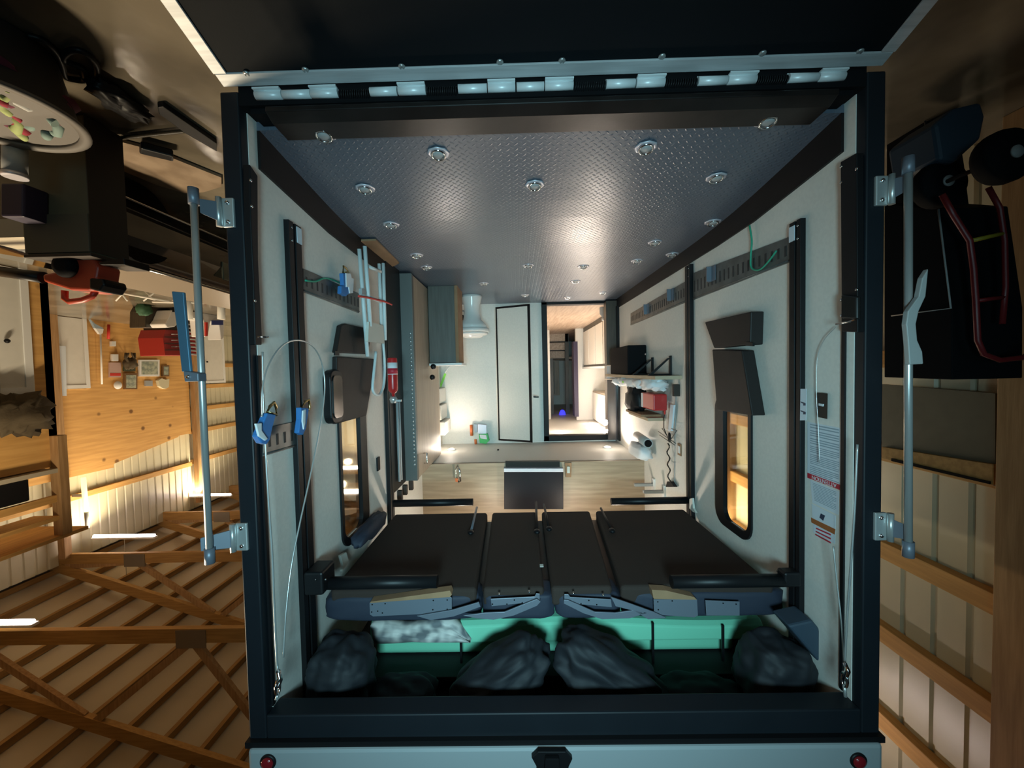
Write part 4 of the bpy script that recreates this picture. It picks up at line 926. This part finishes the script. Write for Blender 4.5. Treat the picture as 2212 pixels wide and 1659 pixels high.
# storage loft
t = thing('storage_loft', 'pine storage loft with planks above the partition at lower left', 'shelf', (XP, 2, 3))
MB().box(XP-.1, XP+1.6, -5, 4.0, 2.97, 3.03).build('plank', m_steelw, t); MB().box(XP-.1, XP+.9, -5, 4.35, 3.95, 4.0).build('plank', m_lumber, t)
MB().box(XP-.12, XP+.02, 4.0, 4.12, 2.5, 3.95).build('post', m_lumz, t, .005); MB().box(XP-.06, XP, -5, 4.0, 3.36, 3.46).build('rail', m_lumber, t)
MB().box(XP-.08, XP+.3, -5, 4.0, 3.66, 3.72).build('plank', m_lumber, t)
tag(MB().box(XP-.05, XP+.5, 2.4, 3.7, 3.035, 3.34).build('storage_bin', m_black, bevel=.02), 'black storage bin lying on the pine loft', 'bin')
for i in range(2): tag(MB().blob((XP-.0, 3.2, 3.50+.27*i), (.06, .06, .05), .8, n=12).build('jar', m_white), ['white jar on the loft rail', 'white jar on the top loft plank'][i], 'jar')
t = MB().blob(ox(XP-.15, 28, 896), (.12, .38, .22), .9, .9, 4, seed=20).build('animal_mount', m_fur); tag(t, 'dark shaggy trophy mount on the partition wall', 'trophy')
# wall decorations
Xd = XW-.03
def deco(name, lb, cat, poly, mat, d=.03, inner=None):
    o = MB().slab('x', Xd-d, XW-.001, poly).build(name, mat, bevel=.004); tag(o, lb, cat)
    if inner: MB().slab('x', Xd-d-.004, Xd-d, inner[0]).build('picture', inner[1], o)
    return o
R4 = lambda a, c, e, g: [(a, c), (e, c), (e, g), (a, g)]
deco('picture_frame', 'large white framed landscape picture on plywood wall', 'picture', R4(302,777,345,813), m_white, inner=(R4(306,781,341,809), m_pic))
deco('picture_frame', 'small wooden framed picture right of the large one', 'picture', R4(352,789,366,813), m_picf, inner=(R4(354,792,364,810), m_pic))
deco('picture_frame', 'brown framed print with light centre below the antlers', 'picture', R4(270,806,297,841), m_picf, inner=(R4(273,810,294,838), m_pic))
deco('poster', 'pinkish poster with red stripe on plywood wall', 'poster', R4(237,783,262,815), M('pink_poster', (.5, .34, .3), .6), .01, (R4(238,806,261,812), m_redc))
deco('licence_plate', 'dark green plate between poster and white picture', 'plate', R4(268,790,293,802), M('plate_green', (.05, .06, .03), .6), .01)
c = ox(Xd-.02, 255, 832); tag(MB().lathe(c, [(.0, -.01), (.10, -.01), (.11, .01)], 20, 'x').build('wall_plate', m_white), 'round white plate under the poster', 'plate')
deco('wall_plaque', 'small grey square plaque beside the round white dish', 'plaque', R4(315,822,330,834), m_hose, .02)
deco('paper_flower', 'cream ruffled paper decoration right of the small plaque', 'decoration', [(342,822),(350,817),(358,820),(366,818),(365,836),(358,840),(350,838),(345,834)], M('cream_paper', (.6, .55, .38), .8), .06)
b = MB()
for s_ in (-1, 1):
    pts = [ox(Xd-.15, 281+s_*x, 790-y) for x, y in ((0,0),(5,10),(10,18),(9,28))]; b.tube(pts, .03, 8)
    b.tube([ox(Xd-.15, 281+s_*8, 775), ox(Xd-.2, 281+s_*3, 762)], .02, 6)
b.blob(ox(Xd-.1, 281, 785), (.10, .15, .15), .9, .4, 3)
tag(b.build('antlers', m_fur), 'dark antler mount above the brown framed print', 'trophy')
for p, lb in ((R4(290,679,298,688), 'upper small white switch box on plywood'), (R4(241,737,251,748), 'lower small white switch box beside the broom'), (R4(243,765,256,780), 'white paper holder above the poster')): deco('switch_box', lb, 'switch', p, m_white, .03)
t = thing('snow_shovel', 'white handled shovel with dark scoop on plywood wall', 'shovel', ox(Xd, 215, 700)); 
bar2(ox(Xd-.05, 217, 720), ox(Xd-.05, 220, 830), .018).build('handle', m_white, t); MB().slab('x', Xd-.08, Xd-.02, [(196,690),(205,699),(222,708),(224,712),(206,709)]).build('scoop', m_print, t); MB().slab('x', Xd-.08, Xd-.02, [(206,709),(224,711),(222,720),(216,722)]).build('socket', m_white, t)
t = thing('broom', 'short red tool hanging beside the shovel', 'tool', ox(Xd, 235, 710)); bar2(ox(Xd-.03, 235, 701), ox(Xd-.03, 234, 732), .03).build('handle', m_redc, t)
tag(MB().slab('x', 7.95, 8.3, [(315,673),(325,655),(372,656),(360,708),(314,708)]).build('wooden_trunk', m_dwood, bevel=.02), 'dark brown trunk standing against the plywood wall', 'trunk')
tag(MB().blob(ox(7.85, 311, 668), (.10, .13, .13), .9, .3, 3).build('green_bag', M('dark_green', (.04, .12, .06), .7)), 'dark green bag beside the brown trunk', 'bag')
# steel lattice rack
t = thing('lattice_bench', 'cream steel lattice bench running along beyond the car', 'bench', (6, 5.4, G))
def lat(px0, py0, px1, py1, r=.02): bar2(oy(5.35, px0, py0), oy(5.35, px1, py1), r).build('bar', m_doorw, t)
for a in ((232,612,478,648),(236,628,368,652),(330,652,478,655)): lat(*a)
for x in (250, 310, 372, 440): lat(x, 615+(x-232)*.14, x+25, 650, .012); lat(x+28, 618+(x-232)*.14, x, 650, .012)
MB().slab('y', 5.35, 5.6, [(232,610),(480,635),(480,648),(234,614)]).build('top', m_steelw, t)
for x in (408, 478): lat(x, 640, x, 690, .06)
# red tool chest, wire rack, white banner vehicle
t = thing('tool_chest', 'red tool chest with drawers below the plywood wall', 'tool chest', ox(8.4, 385, 768))
MB().slab('x', 8.4, 9.0, [(358,712),(420,716),(424,735),(424,768),(357,768),(352,730)]).build('body', m_toolred, t, .01); p = ox(8.4, 358, 712); q = ox(8.4, 420, 716); MB().box(8.42, 8.95, min(p.y,q.y)+.02, max(p.y,q.y)-.02, G, p.z+.02).build('stand', m_dbrown, t)
for y in (728, 742, 756): MB().slab('x', 8.37, 8.4, R4(358,y-.8,420,y+.8)).build('drawer_gap', m_dbrown, t)
for y in (722, 735, 749): MB().slab('x', 8.36, 8.39, R4(370,y-.8,400,y+.8)).build('drawer_pull', m_chrome, t)
t = thing('wire_rack', 'dark wire rack in front of the red tool chest', 'rack', ox(8.0, 412, 760))
for y in range(700, 770, 8): bar2(ox(8.1, 400, y), ox(8.1, 426, y+2), .02, 6).build('wire', m_hose, t)
for px in (401, 425): q = ox(8.1, px, 760); MB().tube([Vector((q.x, q.y, G)), q], .02, 6).build('upright', m_hose, t)
t = thing('utility_cart', 'white cart body with red and blue stripes near the lock rod', 'cart', ox(7.6, 420, 700))
MB().slab('x', 7.6, 7.95, [(357,700),(364,690),(372,670),(420,672),(480,682),(485,690),(484,730),(478,735),(474,700),(455,694),(450,726),(444,728),(440,692),(400,684),(378,706),(362,708)]).build('body', m_porc, t, .02)
MB().slab('x', 7.56, 7.6, R4(460,692,482,702)).build('blue_panel', M('navy_decal', (.03,.05,.22), .5), t); MB().slab('x', 7.56, 7.6, R4(445,696,449,726)).build('red_stripe', m_redc, t)
MB().slab('x', 7.56, 7.6, R4(376,662,420,674)).build('windscreen', m_black, t)
# car
t = thing('car', 'low glossy black car beside the workbench, bright floor beyond', 'car', (3.9, 3.0, G))
zb_, zt2 = .36, .80
def cs(y, k): # side outline of section
    top = .80-.02*abs(y-3)
    return [(3.12,y,.30),(3.05,y,.45),(3.05,y,.62),(3.12,y,top),(3.42,y,top+.11),(4.1,y,top-.02),(4.4,y,.6),(4.4,y,.3)]
ys = [1.0, 1.15, 2, 3, 4, 4.9, 5.2]; vs = []; fs = []
for y in ys:
    k = 1 if 1.1 < y < 5 else .0
    for p in cs(y, k): vs.append((p[0]+(0 if k else .12), p[1], p[2]-(0 if k else .05)))
n = 8
for i in range(len(ys)-1):
    for k in range(n): fs.append((i*n+k, i*n+(k+1) % n, (i+1)*n+(k+1) % n, (i+1)*n+k))
fs += [tuple(range(n)), tuple(range((len(ys)-1)*n, len(ys)*n))]
MB().add(vs, fs).build('body', m_carp, t, .03, 3)
MB().prism([(3.16,1.3,.815),(3.16,4.8,.80),(3.42,4.7,.91),(3.42,1.4,.925)], (.02, 0, .012)).build('top_panel', m_taupe, t, .008, 3)  # tan colour stands in for warm walls reflected in the black top
MB().tube([(3.09, 1.2, .82), (3.085, 3, .85), (3.09, 5.0, .82)], .012).build('chrome_strip', m_chrome, t)
MB().tube([(3.06, 1.2, .34), (3.04, 3, .33), (3.06, 5.0, .34)], .010).build('sill_strip', m_chrome, t)
MB().box(3.035, 3.055, 2.35, 2.7, .56, .74).build('side_reflection', m_carrefl, t, .02)  # paler panel stands in for a reflection on the glossy side
for y in (1.55, 4.5): MB().lathe((3.08, y, G+.31), [(.31, .0), (.31, .2)], 28, 'x').build('wheel', m_rubber, t)
# floor things, left
P = [oz(G+.004, *p) for p in ((262,300),(330,318),(478,378),(478,398),(440,410),(398,412),(340,395),(262,362))]
tag(MB().prism(P, (0, 0, .02)).build('floor_mat', M('tan_mat', (.30, .22, .15), .45, col2=(.2, .14, .09), vscale=5)), 'brown mat with rounded end lying on the concrete floor', 'mat')
tag(MB().prism([oz(G+.026, *p) for p in ((303,303),(374,322),(374,334),(300,316))], (0, 0, .05)).build('rubber_block', m_black, bevel=.01), 'dark block lying on the brown floor mat', 'block')
tag(MB().prism([oz(G+.002, *p) for p in ((340,220),(352,218),(468,300),(468,318),(400,278),(343,235))], (0, 0, .03)).build('rubber_strip', m_black, bevel=.004), 'long black strip on floor beside the frame', 'strip')
cord('broom_stick', 'thin brown rod lying on the lit floor', m_dwood, [oz(G+.02, 262, 298), oz(G+.02, 350, 288), oz(G+.02, 402, 283)], .012, 'rod')
cord('hose_loop', 'loop of black hose on the dark floor at upper left', m_black, [oz(G+.02, *p) for p in ((60,78),(95,88),(120,112),(133,140),(140,165),(160,172),(182,172),(180,150),(160,140),(136,128),(150,110),(180,112),(205,135),(210,160),(206,180))], .014, 'hose')
tag(MB().blob(oz(G+.05, 262, 222), (.07, .14, .04), .8, .5, 3, seed=31).build('work_glove', m_black), 'black crumpled glove or rag on the floor by the bench', 'rag')
# workbench
t = thing('metal_cabinet', 'olive metal cabinet with dark brown side, leaf blower on top', 'cabinet', (2.75, .95, G))
YC = .72; zt3 = oy(YC, 150, 548).z; xa3 = oy(YC, 190, 400).x; xb3 = oy(YC, 50, 400).x; xr3 = oy(YC, 268, 400).x
MB().box(xa3+.004, xb3, YC, YC+.22, G+.02, zt3).build('body', m_olive, t, .004)
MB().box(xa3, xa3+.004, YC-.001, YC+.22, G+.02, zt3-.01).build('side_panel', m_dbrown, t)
MB().box(xa3-.006, xb3+.01, YC-.012, YC+.232, zt3, zt3+.02).build('top', m_dbrown, t, .004)
a = oy(YC-.001, 190, 462); MB().box(xa3, xb3, YC-.012, YC, a.z, zt3-.005).build('upper_drawer', M('olive_dark', (.06, .06, .045), .6), t, .003)
tag(MB().slab('y', .60, .72, [(0,395),(50,395),(50,468),(0,468)]).build('purple_box', m_purple, bevel=.01), 'dark purple box left of the olive cabinet', 'box')
t = thing('metal_jar', 'silver lidded jar below the purple box', 'jar', oy(.5, 32, 310)); c = oy(.5, 32, 315); c2 = oy(.5, 32, 375); MB().tube([c, c2], .045, 20).build('body', m_hose, t); MB().tube([c2, c2+Vector((0,0,.02))], .048, 20).build('lid', m_silver, t)
tag(MB().slab('y', .74, .95, [(-60,475),(50,472),(50,512),(-60,515)]).build('side_shelf', m_steelw), 'pale shelf board left of the cabinet', 'shelf')
# leaf blower
t = thing('leaf_blower', 'red leaf blower with black tube lying on the olive cabinet', 'leaf blower', oy(.9, 150, 570)); Yb = .78
MB().slab('y', Yb, Yb+.14, [(90,592),(125,585),(150,550),(200,552),(212,575),(208,600),(225,610),(215,622),(190,628),(150,626),(92,608)]).build('motor_housing', m_tool2, t, .015, 3)
c = oy(Yb-.01, 143, 575); MB().lathe(c, [(.065, .02), (.068, -.01), (.055, -.03), (.03, -.035), (0, -.03)], 28, 'y').build('fan_cover', m_rubber, t)
MB().tube([oy(Yb+.07, 95, 600), oy(Yb+.07, 40, 592), oy(Yb+.07, -60, 578)], [.035, .032, .03], 16).build('blower_tube', m_black, t)
MB().tube([oy(Yb+.05, *p) for p in ((140,628),(140,645),(150,652),(180,648),(200,640),(208,625))], .017, 10).build('handle', m_tool2, t)
MB().slab('y', Yb-.01, Yb+.13, [(192,600),(222,602),(226,615),(215,630),(192,624)]).build('rear_cap', m_black, t, .01)
tag(MB().slab('y', .74, .9, [(212,566),(268,556),(270,572),(215,572)]).build('small_device', m_black, bevel=.006), 'small black device at the corner of the cabinet top', 'device')
# tub of clothes
c = Vector((2.50, .21, .50)); t = thing('laundry_tub', 'round grey plastic tub full of coloured clothes, left edge', 'tub', (c.x, c.y, G))
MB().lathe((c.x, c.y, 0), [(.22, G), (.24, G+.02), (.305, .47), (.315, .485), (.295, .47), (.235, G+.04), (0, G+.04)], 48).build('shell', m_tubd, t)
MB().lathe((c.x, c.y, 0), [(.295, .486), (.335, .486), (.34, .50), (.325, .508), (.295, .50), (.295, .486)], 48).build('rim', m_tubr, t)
random.seed(11); nm = ['teal', 'red', 'lime', 'white', 'wine', 'yellow']
for i, k in enumerate((3,1,0,4,2,3,0,5,3,4,0,2,3,1,0,3)):
    a0 = i*2.399; rr = .05+.17*math.sqrt(i/16); p = Vector((c.x+rr*math.cos(a0), c.y+rr*math.sin(a0), .445+.01*(i % 3))); pts = []
    for j in range(10): 
        u = (j-4.5)/4.5; pts.append(p+Vector((.13*u*math.cos(a0*1.7)+.02*math.sin(j*1.3+i), .13*u*math.sin(a0*1.7)+.025*math.cos(j*1.1+i), .015*math.sin(j*1.7+i)+.015)))
    d = [q for q in pts if (q.xy-c.xy).length < .27]
    if len(d) < 3: continue
    b = MB().tube(d, [.013+.010*abs(math.sin(j*1.3+i)) for j in range(len(d))], 10)
    ang = math.degrees(math.atan2(p.y-c.y, p.x-c.x)); side = 'far' if 45 < ang < 135 else 'near' if -135 < ang < -45 else 'right' if abs(ang) >= 135 else 'left'
    tag(b.build('garment', m_cloth[k]), '%s crumpled garment in the tub, %s %s rim' % (nm[k], ['inner one toward the','mid one toward the','outer one by the'][min(2, i//5)], side), 'clothing', 'clothes in the laundry tub')
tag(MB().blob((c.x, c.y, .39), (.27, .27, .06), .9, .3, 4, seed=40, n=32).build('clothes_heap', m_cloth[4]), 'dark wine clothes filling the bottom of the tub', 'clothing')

# fluorescent fixtures
def tubelight(px, py, w, zl, lb, pw):
    p = oz(zl, px, py); t = thing('tube_light', lb, 'ceiling light', p, 'fluorescent tube lights under the barn trusses')
    MB().box(p.x-w/2, p.x+w/2, p.y-.06, p.y+.06, zl+.05, zl+.10).build('housing', m_white, t, .01)
    MB().tube([p+Vector((-w/2+.03, 0, .02)), p+Vector((w/2-.03, 0, .02))], .03, 12).build('tube', m_tubeL, t)
    MB().tube([p+Vector((0, 0, .1)), Vector((p.x, p.y, 6.3+.34*(11.4-p.x)))], .006, 6).build('hanger', m_zinc, t)
    area('tube_light_lamp', p+Vector((0, 0, -.05)), w, .12, pw, BARN, (0, 0, -1), 160)
    point('tube_light_glow', p+Vector((0, 0, -.25)), .12, pw*.06, BARN)
tubelight(268, 1155, 1.6, 5.6, 'long barn tube light left of the frame, largest', 95)
tubelight(455, 1067, 1.4, 5.6, 'barn tube light partly behind the left lock rod', 95)
tubelight(752, 1010, 1.4, 5.6, 'distant barn tube light seen through the left window', 120)
tubelight(738, 1062, 1.4, 5.6, 'barn tube light at the edge of the left window', 120)
tubelight(-15, 1340, 1.4, 5.6, 'barn tube light glowing at the left edge of photo', 190)
t = thing('vertical_tube_light', 'upright glowing tube light on the left barn wall', 'light', ox(XW-.3, 182, 1030))
MB().tube([ox(XW-.3, 180, 1032), ox(XW-.3, 186, 1105)], .05, 12).build('tube', M('dim_tube_glow', (.9, .85, .45), emit=1.3), t); MB().tube([ox(XW-.3, 186, 1105), ox(XW-.3, 189, 1140)], .04, 10).build('socket', m_hose, t); p = ox(XW-.3, 183, 1070); MB().box(p.x, XW, p.y-.02, p.y+.02, p.z-.03, p.z+.03).build('bracket', m_hose, t)
# lamp lighting the strip between trailer and right barn wall
p = Vector((-2.35, 2.3, 5.2)); t = thing('tube_light', 'barn tube light above the gap right of the trailer', 'ceiling light', p, 'fluorescent tube lights under the barn trusses')
MB().box(p.x-.05, p.x+.05, p.y-.6, p.y+.6, p.z, p.z+.08).build('housing', m_white, t, .01); MB().tube([p+Vector((0, -.55, -.02)), p+Vector((0, .55, -.02))], .025).build('tube', m_tubeL, t)
area('tube_light_lamp', (-2.2, 4.5, 3.9), .12, 2.2, 60, BARN, (-.35, -.1, -1), 170)

# trusses, purlins, roof
SL = .34; ZE = 5.95; XE = 11.4; XRg = -1.5
def roofz(x): return ZE+.25+SL*(XE-x)
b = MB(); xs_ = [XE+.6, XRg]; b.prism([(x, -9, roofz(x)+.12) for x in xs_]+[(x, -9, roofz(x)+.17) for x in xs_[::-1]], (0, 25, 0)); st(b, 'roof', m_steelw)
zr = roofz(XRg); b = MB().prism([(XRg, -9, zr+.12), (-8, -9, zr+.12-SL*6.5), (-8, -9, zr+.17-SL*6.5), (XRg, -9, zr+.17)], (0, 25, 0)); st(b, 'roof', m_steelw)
for i in range(17):
    x = XE-.1-i*.62
    if x < 1.4: continue
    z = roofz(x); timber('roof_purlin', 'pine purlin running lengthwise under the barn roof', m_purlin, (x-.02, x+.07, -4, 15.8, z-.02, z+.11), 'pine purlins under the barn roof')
def beam(p, q, w, h, name, mat, parent):
    p = Vector(p); q = Vector(q); d = (q-p).normalized(); s_ = Vector((0, 1, 0)); n_ = d.cross(s_).normalized(); b = MB()
    o = [s_*w/2+n_*h/2, -s_*w/2+n_*h/2, -s_*w/2-n_*h/2, s_*w/2-n_*h/2]; b.hexa([p+k for k in o]+[q+k for k in o]); return b.build(name, mat, parent, .003)
for i, y in enumerate((4.75, 7.55, 10.3, 13.1, 1.9, 15.4)):
    t = thing('roof_truss', ['pine roof truss nearest the big tube light', 'pine roof truss second from the camera in view', 'pine roof truss third row back', 'pine roof truss fourth row back', 'pine roof truss closest overhead, bottom left', 'pine roof truss farthest back'][i], 'truss', (5, y, ZE), 'pine roof trusses of the barn')
    beam((XE, y, ZE), (XRg, y, ZE), .09, .24, 'bottom_chord', m_lumx, t); beam((XE, y, roofz(XE)-.12), (XRg, y, roofz(XRg)-.12), .09, .22, 'top_chord', m_lumx, t)
    for j, x in enumerate((9.3, 5.6, 2.0)):
        beam((x, y, ZE+.1), (x+1.7, y, roofz(x+1.7)-.2), .07, .12, 'web', m_lumz, t); beam((x, y, ZE+.1), (x-1.8, y, roofz(x-1.8)-.2), .07, .12, 'web', m_lumz, t)
        MB().box(x-.25, x+.25, y-.055, y-.046, ZE-.10, ZE+.2).build('gusset_plate', m_gplate, t)

# ------------------------------------------------------------------ right side of barn
XB = -3.1
def ribbed2(x, y0, y1, z0, z1):
    b = MB(); prof = []; y = y0
    while y < y1:
        prof += [(x, y), (x, y+.20), (x-.02, y+.215), (x-.02, y+.235), (x, y+.25)]; y += .25
    vs = []
    for (xx, yy) in prof: vs += [(xx, yy, z0), (xx, yy, z1)]
    return b.add(vs, [(2*i, 2*i+2, 2*i+3, 2*i+1) for i in range(len(prof)-1)])
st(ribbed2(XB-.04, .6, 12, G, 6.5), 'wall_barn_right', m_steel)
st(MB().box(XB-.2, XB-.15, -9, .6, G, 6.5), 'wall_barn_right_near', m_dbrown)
for z in (2.42, 3.29, 4.05, 4.85, 1.6): timber('wall_girt', 'horizontal pine girt on steel wall at right, %s' % {2.42:'behind dark board', 3.29:'highest fully lit one', 4.05:'second above the dark board', 4.85:'near photo bottom', 1.6:'lowest'}[z], m_lumber, (XB-.04, XB+.05, 1.0, 12, z, z+.15), 'pine girts on the right barn wall')
for y0, lb in ((.84, 'thick pine post at the right edge of photo'), (4.4, 'pine post on right wall seen through the window'), (8, 'farther pine post on the right barn wall')): timber('wall_post', lb, m_lumz, (XB-.04, XB+.14, y0, y0+.2, G, 6.5), 'pine posts of the right barn wall', 'post')
t = thing('hanging_panel', 'dark olive panel with brown lower rail fixed on right barn wall', 'panel', (XB, 1.7, 1.9))
MB().slab('x', XB+.08, XB+.05, [(1905,830),(2150,850),(2150,1050),(1905,965)]).build('board', m_olive, t); MB().slab('x', XB+.11, XB+.08, [(1905,965),(2145,1003),(2145,1048),(1905,990)]).build('rail', m_lumx, t, .004)
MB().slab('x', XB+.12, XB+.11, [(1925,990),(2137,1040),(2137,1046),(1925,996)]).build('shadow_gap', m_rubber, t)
t = thing('black_cabinet', 'tall black cabinet with thin pale metal edge right of trailer', 'cabinet', (-2.5, 1.6, G))
MB().slab('x', -2.35, -2.75, [(1910,440),(2028,450),(2056,668),(2056,820),(1910,815)]).build('body', m_rubber, t, .005)
MB().tube([ox(-2.34, 2027, 452), ox(-2.34, 2054, 666), ox(-2.34, 1926, 682)], .005, 6).build('metal_edge', m_hose, t)
tag(MB().slab('x', -2.5, -2.7, [(1915,252),(1990,205),(2014,360),(2024,450),(1915,445)]).build('black_crate', m_rubber, bevel=.004), 'black crate on floor below the tall cabinet', 'crate')
t = MB().tube([ox(-2.49, 1918, 252), ox(-2.49, 1990, 206), ox(-2.49, 2012, 355)], .005, 6).build('crate_edge', m_dbrown); tag(t, 'thin pale edging of the black crate', 'edging')
tag(MB().slab('y', .72, 1.0, [(2018,268),(2062,232),(2120,218),(2130,250),(2120,300),(2065,350),(2030,345)]).build('blue_tote', m_bluet, bevel=.02), 'muted blue tote on the floor behind the hand truck', 'tote')
t = thing('hand_truck', 'dark red hand truck with grey wheel hubs at right edge', 'hand truck', (-2.5, .6, G))
Yh = .62
def hp(px, py, Y=Yh): return oy(Y, px, py)
for c in ((2167,340,.50),(2027,400,.80)):
    p = hp(*c[:2], c[2]); MB().lathe(p, [(.05, .05), (.12, .045), (.13, .02), (.13, -.02), (.12, -.045), (.05, -.05)], 28, 'y').build('wheel', m_rubber, t); MB().lathe(p, [(.032, -.052), (.03, -.06), (0, -.062)], 20, 'y').build('hub', m_hose, t)
MB().tube([hp(2167,340,.52), hp(2027,400,.78)], .012).build('axle', m_dbrown, t)
MB().tube([hp(*p) for p in ((2035,420),(2060,465),(2095,520),(2103,580),(2108,650),(2112,735),(2125,765),(2160,778),(2212,772),(2260,740))], .014, 10).build('frame_rail', m_handt, t)
MB().tube([hp(*p) for p in ((2135,405),(2160,450),(2170,520),(2172,620),(2165,700))], .013, 10).build('frame_rail', m_handt, t)
for a, c, mt in (((2098,520),(2165,505),M('yellow_strap', (.30,.24,.02), .5)), ((2106,650),(2170,642),m_handt)): bar2(hp(*a), hp(*c), .011).build('cross_bar', mt, t)
